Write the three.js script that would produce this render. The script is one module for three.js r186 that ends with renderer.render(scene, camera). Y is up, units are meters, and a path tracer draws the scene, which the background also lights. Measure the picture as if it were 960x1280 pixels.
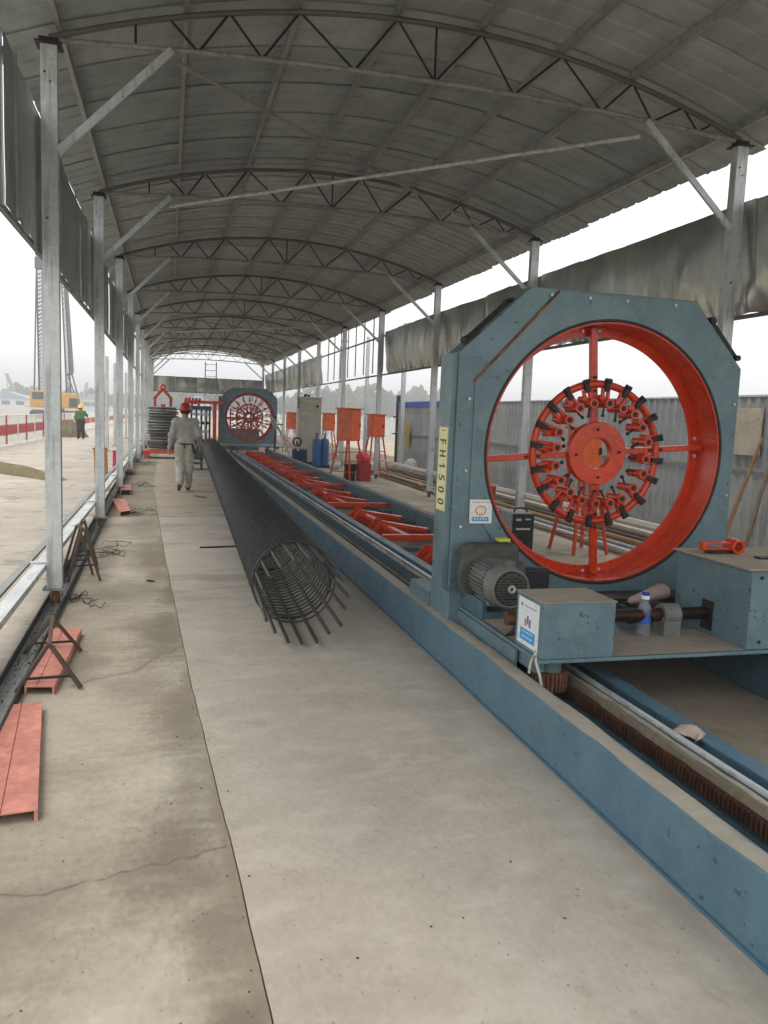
import * as THREE from 'three';
import { mergeGeometries, mergeVertices } from 'three/addons/utils/BufferGeometryUtils.js';
import { RoundedBoxGeometry } from 'three/addons/geometries/RoundedBoxGeometry.js';
import { MarchingCubes } from 'three/addons/objects/MarchingCubes.js';

// ---------------------------------------------------------------- camera, sky, sun, exposure
const scene = new THREE.Scene();
const R = Math.PI / 180;
const camera = new THREE.PerspectiveCamera(65.24, 768 / 1024, 0.05, 1500);
camera.rotation.order = 'YXZ';
camera.position.set(0, 1.7, 0);
camera.rotation.set(-6.747 * R, -15.2 * R, 2.189 * R);
const renderer = new THREE.WebGLRenderer();
renderer.toneMapping = THREE.LinearToneMapping;
renderer.toneMappingExposure = 1.52;
renderer.shadowMap.enabled = true;
{ // overcast sky: air and cloud only, a little brighter overhead
  const w = 512, h = 256, a = new Float32Array(w * h * 4);
  for (let j = 0; j < h; j++) for (let i = 0; i < w; i++) {
    const el = (j + 0.5) / h * Math.PI - Math.PI / 2, s = Math.max(0, Math.sin(el)), ph = i / w * Math.PI * 2;
    const c = 1 + 0.05 * s * (Math.sin(ph * 3 + s * 6) + Math.sin(ph * 5 - s * 9 + 2) * .6);
    const l = (0.9 + 0.36 * Math.min(1, s * 1.5)) * c, k = (j * w + i) * 4;
    a[k] = l * (.975 + .02 * s); a[k + 1] = l * .995; a[k + 2] = l * (1.02 - .03 * s); a[k + 3] = 1;
  }
  const t = new THREE.DataTexture(a, w, h, THREE.RGBAFormat, THREE.FloatType);
  t.mapping = THREE.EquirectangularReflectionMapping; t.magFilter = t.minFilter = THREE.LinearFilter; t.needsUpdate = true;
  scene.background = t; scene.environment = t;
}
const sun = new THREE.DirectionalLight(0xfff4e6, 0.7);
sun.position.set(-16, 40, -6); sun.target.position.set(2, 0, -16);
sun.castShadow = true; sun.shadow.radius = 34; sun.shadow.mapSize.set(2048, 2048);
Object.assign(sun.shadow.camera, { left: -45, right: 45, top: 45, bottom: -45, near: 1, far: 160 });
scene.add(sun, sun.target);
scene.fog = new THREE.FogExp2(0xffffff, 0.003);

// ---------------------------------------------------------------- helpers
let seed = 20240611;
const rnd = () => { seed = (seed * 1664525 + 1013904223) >>> 0; return seed / 4294967296; };
const rr = (a, b) => a + (b - a) * rnd();
const V = (x, y, d) => new THREE.Vector3(x, y, -d);          // d = metres along the shed, away from the camera
const vec = (x, y, z) => new THREE.Vector3(x, y, z);

function hash(x, y, s) { let h = (x * 374761393 + y * 668265263 + s * 974634777) | 0; h = Math.imul(h ^ (h >>> 13), 1274126177); return ((h ^ (h >>> 16)) >>> 0) / 4294967296; }
function vnoise(x, y, px, py, s) {
  const xi = Math.floor(x), yi = Math.floor(y), fx = x - xi, fy = y - yi, u = fx * fx * (3 - 2 * fx), v = fy * fy * (3 - 2 * fy);
  const m = (a, b) => ((a % b) + b) % b, x0 = m(xi, px), x1 = m(xi + 1, px), y0 = m(yi, py), y1 = m(yi + 1, py);
  const a = hash(x0, y0, s), b = hash(x1, y0, s), c = hash(x0, y1, s), d = hash(x1, y1, s);
  return a + (b - a) * u + (c - a) * v + (a - b - c + d) * u * v;
}
function fbm(x, y, p, s, oct = 5, py = p) { let r = 0, a = .5, t = 0; for (let o = 0; o < oct; o++) { r += a * vnoise(x, y, p, py, s + o); t += a; x *= 2; y *= 2; p *= 2; py *= 2; a *= .55; } return r / t; }
const sm = (a, b, x) => { const t = Math.min(1, Math.max(0, (x - a) / (b - a))); return t * t * (3 - 2 * t); };
const mix = (a, b, t) => a + (b - a) * t;
const mixc = (a, b, t) => [mix(a[0], b[0], t), mix(a[1], b[1], t), mix(a[2], b[2], t)];
// colour values given in sRGB 0..255
function tex(w, h, fn, repX = 1, repY = repX) {
  const a = new Uint8Array(w * h * 4);
  for (let j = 0; j < h; j++) for (let i = 0; i < w; i++) { const c = fn(i / w, j / h), k = (j * w + i) * 4; a[k] = Math.max(0, Math.min(255, c[0])); a[k + 1] = Math.max(0, Math.min(255, c[1])); a[k + 2] = Math.max(0, Math.min(255, c[2])); a[k + 3] = 255; }
  const t = new THREE.DataTexture(a, w, h, THREE.RGBAFormat); t.colorSpace = THREE.SRGBColorSpace;
  t.wrapS = t.wrapT = THREE.RepeatWrapping; t.magFilter = THREE.LinearFilter; t.minFilter = THREE.LinearMipmapLinearFilter; t.generateMipmaps = true; t.repeat.set(repX, repY); t.needsUpdate = true;
  return t;
}
function gray(w, h, fn, rep = 1, repY = rep) { const t = tex(w, h, (u, v) => { const g = fn(u, v) * 255; return [g, g, g]; }, rep, repY); t.colorSpace = THREE.NoColorSpace; return t; }
function canvasTex(w, h, draw) {
  const c = document.createElement('canvas'); c.width = w; c.height = h; const x = c.getContext('2d'); draw(x, w, h);
  for (let i = 0; i < 90; i++) { x.fillStyle = `rgba(${90 + 40 * hash(i, 1, w)},${84 + 36 * hash(i, 1, w)},74,${.05 + .14 * hash(i, 2, h)})`; x.beginPath(); x.ellipse(hash(i, 3, w) * w, hash(i, 4, h) * h, 1 + 14 * hash(i, 5, w) ** 3, 1 + 22 * hash(i, 6, h) ** 3, 0, 0, 7); x.fill(); }
  const t = new THREE.CanvasTexture(c); t.colorSpace = THREE.SRGBColorSpace; t.magFilter = THREE.LinearFilter; return t;
}
const std = (color, rough = .7, metal = 0, extra = {}) => new THREE.MeshStandardMaterial({ color, roughness: rough, metalness: metal, ...extra });

function metricUV(g) {                                        // uv in metres, by the way each face points
  const p = g.attributes.position, n = g.attributes.normal, uv = new Float32Array(p.count * 2);
  for (let i = 0; i < p.count; i += 3) {
    let ax = 0, ay = 0, az = 0;
    for (let k = i; k < i + 3 && k < p.count; k++) { ax += Math.abs(n.getX(k)); ay += Math.abs(n.getY(k)); az += Math.abs(n.getZ(k)); }
    for (let k = i; k < i + 3 && k < p.count; k++) {
      const x = p.getX(k), y = p.getY(k), z = p.getZ(k);
      if (ay >= ax && ay >= az) { uv[k * 2] = x; uv[k * 2 + 1] = z; } else if (ax >= az) { uv[k * 2] = z; uv[k * 2 + 1] = y; } else { uv[k * 2] = x; uv[k * 2 + 1] = y; }
    }
  }
  g.setAttribute('uv', new THREE.BufferAttribute(uv, 2));
  return g;
}
function clean(g, keep) {
  let q = g.index ? g.toNonIndexed() : g.clone();
  for (const k of Object.keys(q.attributes)) if (!['position', 'normal', 'uv'].includes(k)) q.deleteAttribute(k);
  if (!q.attributes.normal) q.computeVertexNormals();
  if (!keep || !q.attributes.uv) metricUV(q);
  return q;
}
const used = new Map();
function numbered(n) { const k = used.get(n) || 0; used.set(n, k + 1); return k ? `${n}_${String(k).padStart(3, '0')}` : n; }
const ORG = new WeakMap();
function thing(name, label, category, origin = vec(0, 0, 0), group) {
  const g = new THREE.Group(); g.name = numbered(name); g.position.copy(origin); g.userData = { label, category };
  if (group) g.userData.group = group;
  ORG.set(g, origin); scene.add(g); return g;
}
// world-coordinate geometries -> one named mesh under parent (a thing, or a part of a thing)
function part(name, geos, m, parent, keepUV = false) {
  geos = (Array.isArray(geos) ? geos : [geos]).map(g => clean(g, keepUV));
  const g = geos.length > 1 ? mergeGeometries(geos) : geos[0];
  const o = ORG.get(parent); if (o) g.translate(-o.x, -o.y, -o.z);
  const me = new THREE.Mesh(g, m); me.name = name; me.castShadow = me.receiveShadow = true;
  ORG.set(me, o || vec(0, 0, 0)); parent.add(me); return me;
}
function solo(name, label, category, geos, m, origin, group, keepUV) {
  geos = (Array.isArray(geos) ? geos : [geos]).map(g => clean(g, keepUV));
  const g = geos.length > 1 ? mergeGeometries(geos) : geos[0];
  g.translate(-origin.x, -origin.y, -origin.z);
  const me = new THREE.Mesh(g, m); me.name = numbered(name); me.position.copy(origin); me.castShadow = me.receiveShadow = true;
  me.userData = { label, category }; if (group) me.userData.group = group; scene.add(me); return me;
}
function structure(name, geos, m, keepUV) {
  geos = (Array.isArray(geos) ? geos : [geos]).map(g => clean(g, keepUV));
  const me = new THREE.Mesh(geos.length > 1 ? mergeGeometries(geos) : geos[0], m); me.name = numbered(name); me.receiveShadow = me.castShadow = true;
  me.userData = { kind: 'structure' }; scene.add(me); ORG.set(me, vec(0, 0, 0)); return me;
}
function copy(o, pos, label, turn = 0, group) {
  const c = o.clone(); c.name = numbered(o.name.replace(/_\d{3}$/, '')); c.position.copy(pos); c.rotation.y = turn;
  c.userData = { ...o.userData }; if (label) c.userData.label = label; if (group) c.userData.group = group; scene.add(c); return c;
}
// box by extents: x0..x1, y0..y1, d0..d1
function bx(x0, x1, y0, y1, d0, d1) { const g = new THREE.BoxGeometry(x1 - x0, y1 - y0, d1 - d0); g.translate((x0 + x1) / 2, (y0 + y1) / 2, -(d0 + d1) / 2); return g; }
function rbx(x0, x1, y0, y1, d0, d1, r = .008) { const g = new RoundedBoxGeometry(x1 - x0, y1 - y0, d1 - d0, 2, r); g.translate((x0 + x1) / 2, (y0 + y1) / 2, -(d0 + d1) / 2); return g; }
function along(g, p, q, roll = 0) {                            // geometry made along +y, centred: lay it from p to q
  const dir = q.clone().sub(p), m = new THREE.Matrix4();
  const y = dir.clone().normalize(), ref = Math.abs(y.y) > .95 ? vec(0, 0, 1) : vec(0, 1, 0);
  const x = new THREE.Vector3().crossVectors(ref, y).normalize(), z = new THREE.Vector3().crossVectors(x, y);
  m.makeBasis(x, y, z); if (roll) m.multiply(new THREE.Matrix4().makeRotationY(roll));
  m.setPosition(p.clone().add(q).multiplyScalar(.5)); g.applyMatrix4(m); return g;
}
const tube = (p, q, r, seg = 8, r2 = r) => along(new THREE.CylinderGeometry(r2, r, p.distanceTo(q), seg), p, q);
const bar = (p, q, w, t = w, roll = 0) => along(new THREE.BoxGeometry(w, p.distanceTo(q), t), p, q, roll);
const pipe = (pts, r, seg = 6, n = pts.length * 5) => new THREE.TubeGeometry(new THREE.CatmullRomCurve3(pts), n, r, seg, false);
function torus(c, Rm, r, axis = 'z', rs = 10, ts = 48) { const g = new THREE.TorusGeometry(Rm, r, rs, ts); if (axis === 'y') g.rotateX(Math.PI / 2); if (axis === 'x') g.rotateY(Math.PI / 2); g.translate(c.x, c.y, c.z); return g; }
const cylZ = (c, r, len, seg = 24, r2 = r) => { const g = new THREE.CylinderGeometry(r, r2, len, seg); g.rotateX(Math.PI / 2); g.translate(c.x, c.y, c.z); return g; };
const cylX = (c, r, len, seg = 24) => { const g = new THREE.CylinderGeometry(r, r, len, seg); g.rotateZ(Math.PI / 2); g.translate(c.x, c.y, c.z); return g; };
const cylY = (c, r, len, seg = 24, rt = r) => { const g = new THREE.CylinderGeometry(rt, r, len, seg); g.translate(c.x, c.y + len / 2, c.z); return g; };
function lathe(pts, c, seg = 24) { const g = new THREE.LatheGeometry(pts.map(p => new THREE.Vector2(p[0], p[1])), seg); g.translate(c.x, c.y, c.z); return g; }
function extrudeXY(shape, d0, depth, bevel = 0, curve = 32) {  // shape in x,y ; front face at d0, going back
  const g = new THREE.ExtrudeGeometry(shape, { depth: depth - 2 * bevel, bevelEnabled: bevel > 0, bevelSize: bevel, bevelThickness: bevel, bevelSegments: 2, bevelOffset: -bevel, curveSegments: curve });
  g.translate(0, 0, -d0 - depth + bevel); return g;
}
const poly = pts => { const s = new THREE.Shape(); pts.forEach(([x, y], i) => i ? s.lineTo(x, y) : s.moveTo(x, y)); s.closePath(); return s; };
const circ = (s, x, y, r) => { const h = new THREE.Path(); h.absarc(x, y, r, 0, Math.PI * 2, true); s.holes.push(h); return s; };
function ringZ(cx, cy, ro, ri, d0, depth, seg = 64, bevel = .004) { const s = new THREE.Shape(); s.absarc(cx, cy, ro, 0, Math.PI * 2, false); circ(s, cx, cy, ri); return extrudeXY(s, d0, depth, bevel, seg / 2); }
// a sheet between corner functions, with thickness left to the material's two sides
function grid(nu, nv, fn) {
  const pos = [], uv = [], idx = [];
  for (let j = 0; j <= nv; j++) for (let i = 0; i <= nu; i++) { const p = fn(i / nu, j / nv); pos.push(p.x, p.y, p.z); uv.push(i / nu, j / nv); }
  for (let j = 0; j < nv; j++) for (let i = 0; i < nu; i++) { const a = j * (nu + 1) + i, b = a + 1, c = a + nu + 1, d = c + 1; idx.push(a, b, d, a, d, c); }
  const g = new THREE.BufferGeometry(); g.setAttribute('position', new THREE.Float32BufferAttribute(pos, 3)); g.setAttribute('uv', new THREE.Float32BufferAttribute(uv, 2)); g.setIndex(idx); g.computeVertexNormals(); return g;
}
function flatPoly(pts, y) { // ground polygon from [x,d] points, facing up
  const s = new THREE.Shape(); pts.forEach(([x, d], i) => i ? s.lineTo(x, d) : s.moveTo(x, d)); const g = new THREE.ShapeGeometry(s); g.rotateX(-Math.PI / 2); g.translate(0, y, 0); return g;
}

// ---------------------------------------------------------------- materials
const T = {};
T.mottle = tex(512, 512, (u, v) => { const n = fbm(u * 6, v * 6, 6, 3, 6), f = fbm(u * 40, v * 40, 40, 9, 3); const g = 200 + 70 * (n - .5) + 46 * (f - .5); return [g + 6, g + 2, g - 4]; }, .8);
T.paint = tex(512, 512, (u, v) => {                            // paint: cloudy, scuffed, dusty specks
  const n = fbm(u * 5, v * 5, 5, 21, 6), f = fbm(u * 60, v * 60, 60, 5, 3), sc = fbm(u * 4, v * 90, 4, 31, 3, 90), d = fbm(u * 11, v * 11, 11, 77, 5);
  const ch = fbm(u * 26, v * 26, 26, 41, 4);
  let c = [222 + 46 * (n - .5) + 22 * (f - .5), 222 + 44 * (n - .5) + 22 * (f - .5), 222 + 40 * (n - .5) + 22 * (f - .5)];
  c = mixc(c, [255, 246, 226], .5 * sm(.57, .72, d)); c = mixc(c, [176, 168, 158], .35 * sm(.72, .82, sc) * sm(.5, .6, d)); c = mixc(c, [140, 108, 84], .55 * sm(.765, .8, ch)); return c;
}, .9);
T.galv = tex(512, 512, (u, v) => { const n = fbm(u * 8, v * 4, 8, 51, 5, 4), f = fbm(u * 50, v * 50, 50, 15, 2), s = fbm(u * 30, v * 3, 30, 61, 4, 3); const g = 230 + 40 * (n - .5) + 24 * (f - .5) - 30 * sm(.58, .75, s); return [g, g + 1, g]; }, .7);
T.grime = tex(512, 512, (u, v) => { const n = fbm(u * 5, v * 5, 5, 141, 6), s = fbm(u * 24, v * 2, 24, 161, 5, 2), f = fbm(u * 60, v * 60, 60, 163, 2); const g = 208 + 60 * (n - .5) + 34 * (s - .5) + 16 * (f - .5); return [g + 2, g + 2, g - 3]; }, .45);
T.rust = tex(512, 512, (u, v) => { const n = fbm(u * 8, v * 8, 8, 91, 6), f = fbm(u * 40, v * 40, 40, 95, 3); return mixc([86, 60, 46], [128, 84, 56], sm(.3, .7, n)).map(c => c + 50 * (f - .5)); }, 1.2);
T.conc = tex(768, 768, (u, v) => {
  const n = fbm(u * 5, v * 5, 5, 201, 6), f = fbm(u * 64, v * 64, 64, 207, 3), b = fbm(u * 12, v * 12, 12, 213, 5), t = fbm(u * 10, v * 50, 10, 219, 4, 50);
  let g = 206 + 44 * (n - .5) + 26 * (f - .5) + 16 * (t - .5); g -= 34 * sm(.6, .78, b); return [g + 2, g - 1, g - 6];
}, .25);
T.soil = tex(512, 512, (u, v) => { const n = fbm(u * 6, v * 6, 6, 301, 6), f = fbm(u * 50, v * 50, 50, 303, 3); const g = 190 + 80 * (n - .5) + 60 * (f - .5); return [g + 6, g, g - 10]; }, .3);
T.cloth = tex(256, 256, (u, v) => { const n = fbm(u * 6, v * 6, 6, 401, 5), f = fbm(u * 60, v * 60, 60, 403, 2); const g = 212 + 50 * (n - .5) + 26 * (f - .5); return [g, g, g]; }, 2);
T.wood = tex(256, 512, (u, v) => { const n = fbm(u * 20, v * 3, 20, 501, 5, 3), f = fbm(u * 60, v * 8, 60, 503, 3, 8); const g = 205 + 80 * (n - .5) + 36 * (f - .5); return [g, g - 4, g - 10]; }, 1.5);
const bumpN = gray(512, 512, (u, v) => fbm(u * 30, v * 30, 30, 601, 4), .8);
const bumpC = gray(512, 512, (u, v) => .5 * fbm(u * 16, v * 16, 16, 611, 5) + .5 * fbm(u * 80, v * 80, 80, 613, 3), .5);
const rghN = gray(512, 512, (u, v) => .55 + .7 * (fbm(u * 7, v * 7, 7, 621, 6) - .35), .7);

const M = {
  blue: std(0x6f8b94, .62, 0, { map: T.paint, bumpMap: bumpN, bumpScale: .0008, roughnessMap: rghN }),
  beamBlue: std(0x5f8296, .62, 0, { map: T.paint, bumpMap: bumpN, bumpScale: .001, roughnessMap: rghN }),
  blueDark: std(0x4d6b78, .7, 0, { map: T.paint }),
  red: std(0xe2441a, .42, 0, { map: T.paint, roughnessMap: rghN }),
  redDull: std(0xd64a22, .6, 0, { map: T.paint }),
  orange: std(0xff7438, .5, 0, { map: T.paint, roughnessMap: rghN }),
  plank: std(0xf0a294, .75, 0, { map: T.mottle, bumpMap: bumpN, bumpScale: .001 }),
  galv: std(0xd3d8d9, .5, .12, { map: T.galv, roughnessMap: rghN }),
  galvDark: std(0xa0a29e, .55, .15, { map: T.galv }),
  truss: std(0x7d7c76, .6, .2, { map: T.grime }),
  black: std(0x1d1d1e, .6, .1), darkSteel: std(0x3a3836, .6, .4, { map: T.mottle }),
  rebar: std(0x565756, .5, .5, { map: T.mottle }),
  rust: std(0xffffff, .85, .1, { map: T.rust }),
  motor: std(0x868b8b, .6, .2, { map: T.mottle }), motorDark: std(0x666663, .7, .2, { map: T.mottle }),
  oldBar: std(0x6a5a50, .8, .2, { map: T.mottle }),
  dust: std(0xc4beb2, .95, 0, { map: T.conc, bumpMap: bumpC, bumpScale: .004 }),
  dustBrown: std(0xb6ada0, .95, 0, { map: T.conc, bumpMap: bumpC, bumpScale: .004 }),
  tan: std(0xc9c2b0, .6, 0, { map: T.paint }),
  bluePlastic: std(0x3a6fb5, .45, 0, { map: T.mottle }), navy: std(0x223a63, .6, 0, { map: T.mottle }),
  wood: std(0xb08a5a, .8, 0, { map: T.wood }), woodOld: std(0x9b8a74, .85, 0, { map: T.wood }),
  white: std(0xe8e6e0, .6), yellow: std(0xe0b93a, .6, 0, { map: T.paint }),
  skin: std(0xb07a5c, .65),
};
const roofMats = [0xbcc6c9, 0xb4bec1, 0xc4cdd0, 0xaeb8bb].map(c => std(c, .55, 0, { map: T.grime }));
const valR = std(0xd0d5d2, .3, .72, { map: T.grime });

// ---------------------------------------------------------------- ground
const groundMat = std(0xd2c9bb, .95, 0, { map: T.soil, bumpMap: bumpC, bumpScale: .01 });
structure('ground', flatPoly([[-700, -60], [700, -60], [700, 900], [-700, 900]], -.05), groundMat);
const roadMat = std(0xddd6cb, .92, 0, { map: T.conc, bumpMap: bumpC, bumpScale: .003 });
{ // concrete road outside, cast in bays
  const cols = [[-1.0, -4.2], [-4.21, -9.6]];
  for (const [a, b] of cols) for (let d = -12; d < 100; d += 8) {
    structure('road_slab', bx(b, a, -.04, -.012 + .003 * hash(d | 0, (a * 10) | 0, 4), d, d + 7.985), roadMat);
  }
}
const jointPts = [[-6, .6], [0, .36], [2.07, .291], [2.775, .262], [4.9, .148], [9.8, -.046], [18.6, -.33], [60, -.5]];
function joint(d) { for (let i = 1; i < jointPts.length; i++) if (d <= jointPts[i][0]) { const [a, xa] = jointPts[i - 1], [b, xb] = jointPts[i]; return mix(xa, xb, (d - a) / (b - a)) + .012 * (fbm(d * 4 + 30, 3, 512, 719, 4) - .5); } return -.5; }
const segDist = (x, y, pts) => { let m = 9; for (let i = 1; i < pts.length; i++) { const [ax, ay] = pts[i - 1], [bx_, by] = pts[i], dx = bx_ - ax, dy = by - ay, t = Math.min(1, Math.max(0, ((x - ax) * dx + (y - ay) * dy) / (dx * dx + dy * dy))); m = Math.min(m, Math.hypot(x - ax - t * dx, y - ay - t * dy)); } return m; };
// spilled oil and water marks on the old slab: [x, d, size x, size d, strength]
const stains = [[-.04, 6.2, .3, .95, 1], [.02, 7.3, .16, .6, .8], [.05, 3.0, .24, .5, .9], [.16, 2.5, .16, .34, .8], [.2, 2.05, .14, .2, 1], [-.2, 9.6, .3, 1.1, .85], [-.12, 8.4, .16, .6, .6], [-.35, 7.6, .4, .7, .5], [-.55, 2.6, .3, .3, .4], [.08, 4.4, .15, .6, .7], [.1, 3.6, .12, .4, .6], [-.3, 12, .4, 1, .6], [-.2, 11, .3, .5, .5], [-.6, 5.6, .25, .5, .45], [-.5, 3.8, .35, .3, .35], [-.7, 9, .2, 1.4, .55], [-.15, 5.0, .25, .3, .5]];
const cracks = [[[-1, 2.72], [-.62, 2.86], [-.4, 2.84], [-.12, 2.9], [.06, 2.98], [.24, 3.02]], [[-.55, 5.05], [-.36, 5.22], [-.2, 5.26], [-.06, 5.6], [.06, 5.75]]];
T.slabL = tex(384, 1536, (u, v) => {
  const x = -1 + u * 1.4, d = v * 13;
  const n = fbm(x * 3 + 20, d * 3 + 20, 512, 701, 6), f = fbm(x * 60 + 100, d * 40, 4096, 703, 3), big = fbm(x * 1.2 + 9, d * .7 + 4, 512, 705, 4), tr = fbm(x * 7 + 50, d * 26, 4096, 707, 4), sp = fbm(x * 90 + 400, d * 90, 8192, 709, 2);
  let c = mixc([178, 170, 154], [162, 153, 136], sm(.35, .65, big)); let k = 26 * (n - .5) + 18 * (f - .5) + 14 * (tr - .5);
  c = c.map(q => q + k);
  let s = 0; for (const [sx, sd, ax, ad, st] of stains) { const r = Math.hypot((x - sx) / ax, (d - sd) / ad) + .9 * (n - .5) + .5 * (tr - .5) + .35 * (f - .5); s = Math.max(s, st * sm(1.45, .1, r)); }
  c = mixc(c, [112, 103, 88], s * .75);
  c = mixc(c, [132, 120, 103], .6 * sm(.09, .015, Math.abs(x - joint(d)) + .05 * (n - .5)) * sm(.42, .56, fbm(d * 1.6 + 3, 2, 512, 711, 3)));
  let cd = 9; const wx = x + .05 * (n - .5) + .02 * (tr - .5), wd = d + .1 * (fbm(x * 9 + 33, d * 9, 4096, 713, 3) - .5); for (const q of cracks) cd = Math.min(cd, segDist(wx, wd, q));
  c = mixc(c, [96, 86, 72], .75 * sm(.009, .002, cd)); c = mixc(c, [140, 130, 114], .3 * sm(.05, .01, cd));
  if (sp > .86) c = mixc(c, [100, 92, 84], .6 * sm(.86, .9, sp)); return c;
});
T.slabR = tex(640, 1536, (u, v) => {
  const x = -.4 + u * 2.4, d = v * 13;
  const n = fbm(x * 2.2 + 40, d * 2.2 + 7, 512, 801, 6), f = fbm(x * 60 + 300, d * 50, 4096, 803, 3), sw = fbm(x * 5 + d * 4 + 60, d * 9 - x * 3 + 60, 2048, 805, 5), b = fbm(x * 9 + 70, d * 7, 2048, 807, 4), sp = fbm(x * 70 + 800, d * 70, 8192, 809, 2), cr = fbm(x * 1 + 12, d * .6 + 9, 512, 811, 4);
  let c = mixc([183, 174, 161], [175, 167, 155], sm(.35, .65, cr)); const k = 14 * (n - .5) + 18 * (f - .5) + 16 * (sw - .5); c = c.map(q => q + k);
  c = mixc(c, [196, 188, 177], .35 * sm(.56, .7, sw)); c = mixc(c, [156, 147, 134], .25 * sm(.62, .78, b)); c = mixc(c, [148, 138, 124], .4 * sm(.16, .02, Math.abs(x - 1.84) + .18 * (n - .5)));
  c = mixc(c, [140, 131, 121], .45 * sm(.6, .75, fbm(x * .9 + 31, d * 2.4 + 60, 512, 815, 5)) * sm(5, 8, d)); if (sp > .88) c = mixc(c, [100, 92, 86], .6 * sm(.88, .92, sp)); return c;
});
const slabLMat = std(0xffffff, .88, 0, { map: T.slabL, bumpMap: bumpC.clone(), bumpScale: .0015 }), slabRMat = std(0xffffff, .85, 0, { map: T.slabR });
slabLMat.bumpMap = null;
function slabGeo(xa, xb, d0, d1, n, uv) {
  const top = grid(4, n, (u, v) => { const d = mix(d0, d1, v); return V(mix(xa(d), xb(d), u), 0, d); });
  const side = grid(1, n, (u, v) => { const d = mix(d0, d1, v); return V(xb(d), -.05 * u, d); }), side2 = grid(1, n, (u, v) => { const d = mix(d0, d1, v); return V(xa(d), -.05 * (1 - u), d); });
  const gs = [top, side, side2].map(g => clean(g, true));
  for (const g of gs) { const p = g.attributes.position, q = g.attributes.uv; for (let i = 0; i < p.count; i++) { const r = uv(p.getX(i), -p.getZ(i)); q.setXY(i, r[0], r[1]); } }
  return mergeGeometries(gs);
}
structure('walkway_slab', slabGeo(d => -1.0, d => joint(d) - .0028, 0, 13, 130, (x, d) => [(x + 1) / 1.4, d / 13]), slabLMat, true);
structure('walkway_slab', slabGeo(d => joint(d) + .0028, d => 1.86, 0, 13, 130, (x, d) => [(x + .4) / 2.4, d / 13]), slabRMat, true);
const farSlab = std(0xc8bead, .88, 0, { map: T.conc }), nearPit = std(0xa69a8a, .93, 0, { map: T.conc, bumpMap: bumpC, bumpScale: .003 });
structure('walkway_slab', slabGeo(d => -1.0, d => joint(d) - .0028, 13.006, 56, 40, (x, d) => [x, d]), std(0xaea695, .9, 0, { map: T.conc }), true);
structure('walkway_slab', slabGeo(d => joint(d) + .0028, d => 1.86, 13.006, 56, 40, (x, d) => [x, d]), farSlab, true);
structure('walkway_slab', bx(-1, 1.86, -.05, 0, -6, -.006), farSlab);
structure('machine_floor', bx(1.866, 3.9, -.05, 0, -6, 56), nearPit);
structure('floor_slab', bx(3.906, 5.75, -.05, .004, -6, 56), farSlab);
const soil = std(0x9a8264, .95, 0, { map: T.soil, bumpMap: bumpC, bumpScale: .02 });
structure('soil_strip', grid(14, 160, (u, v) => { const x = mix(5.75, 9.5, u), d = mix(-6, 60, v); return V(x, -.03 + .1 * fbm(x * 1.5 + 50, d * 1.2 + 50, 512, 901, 5) * sm(5.75, 6.4, x), d); }), soil);

// ---------------------------------------------------------------- the shed
const XL = -.938, XR = 5.545, CX = 2.3035, D0 = 7.253, SP = 4.719, K0 = -2, K1 = 9;
const dk = k => D0 + SP * k;
const topY = x => 5.19 - .0562 * (x - CX) ** 2, botY = x => 4.71 - .0123 * (x - CX) ** 2, roofY = x => topY(x) + .115;
const shed = thing('open_shed', 'long open sided steel shed with arched corrugated roof over the cage machine', 'shed', V(CX, 0, 25));
function column(x, k) {
  const s = x < CX ? 1 : -1, d = dk(k), h = 4.53;
  // pressed steel C channel, open side away from the camera
  const sh = poly([[-.062, -.05], [.062, -.05], [.062, .05], [.035, .05], [.035, .046], [.058, .046], [.058, -.046], [-.058, -.046], [-.058, .046], [-.035, .046], [-.035, .05], [-.062, .05]]);
  const g = new THREE.ExtrudeGeometry(sh, { depth: h - .14, bevelEnabled: false }); g.rotateX(-Math.PI / 2); g.translate(x, .14, -d);
  const c = part('column', g, M.galv, shed);
  part('base_plate', bx(x - .09, x + .09, .125, .14, d - .08, d + .08), M.galvDark, c);
  part('anchor_stub', tube(V(x, 0, d), V(x, .125, d), .04, 12), M.rust, c);
  part('cap_plate', [bx(x - .1, x + .1, h, h + .012, d - .09, d + .09), bx(x - .075, x + .075, h + .012, h + .06, d - .04, d + .04)], M.black, c);
  part('bolt', [cylZ(V(x - .03, 4.32, d - .054), .009, .01, 6), cylZ(V(x + .01, 4.25, d - .054), .007, .01, 6), cylZ(V(x - .02, 3.2, d - .054), .009, .01, 6)], M.black, c);
}
for (let k = -1; k <= K1; k++) { column(XL, k); column(XR, k); }
const topN = [.219 - .5, .471, 1.062, 1.925, 2.718, 3.527, 4.282, 4.852], botN = [.219, .749, 1.549, 2.2875, 3.058, 3.969, 4.518, 5.038];
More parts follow.
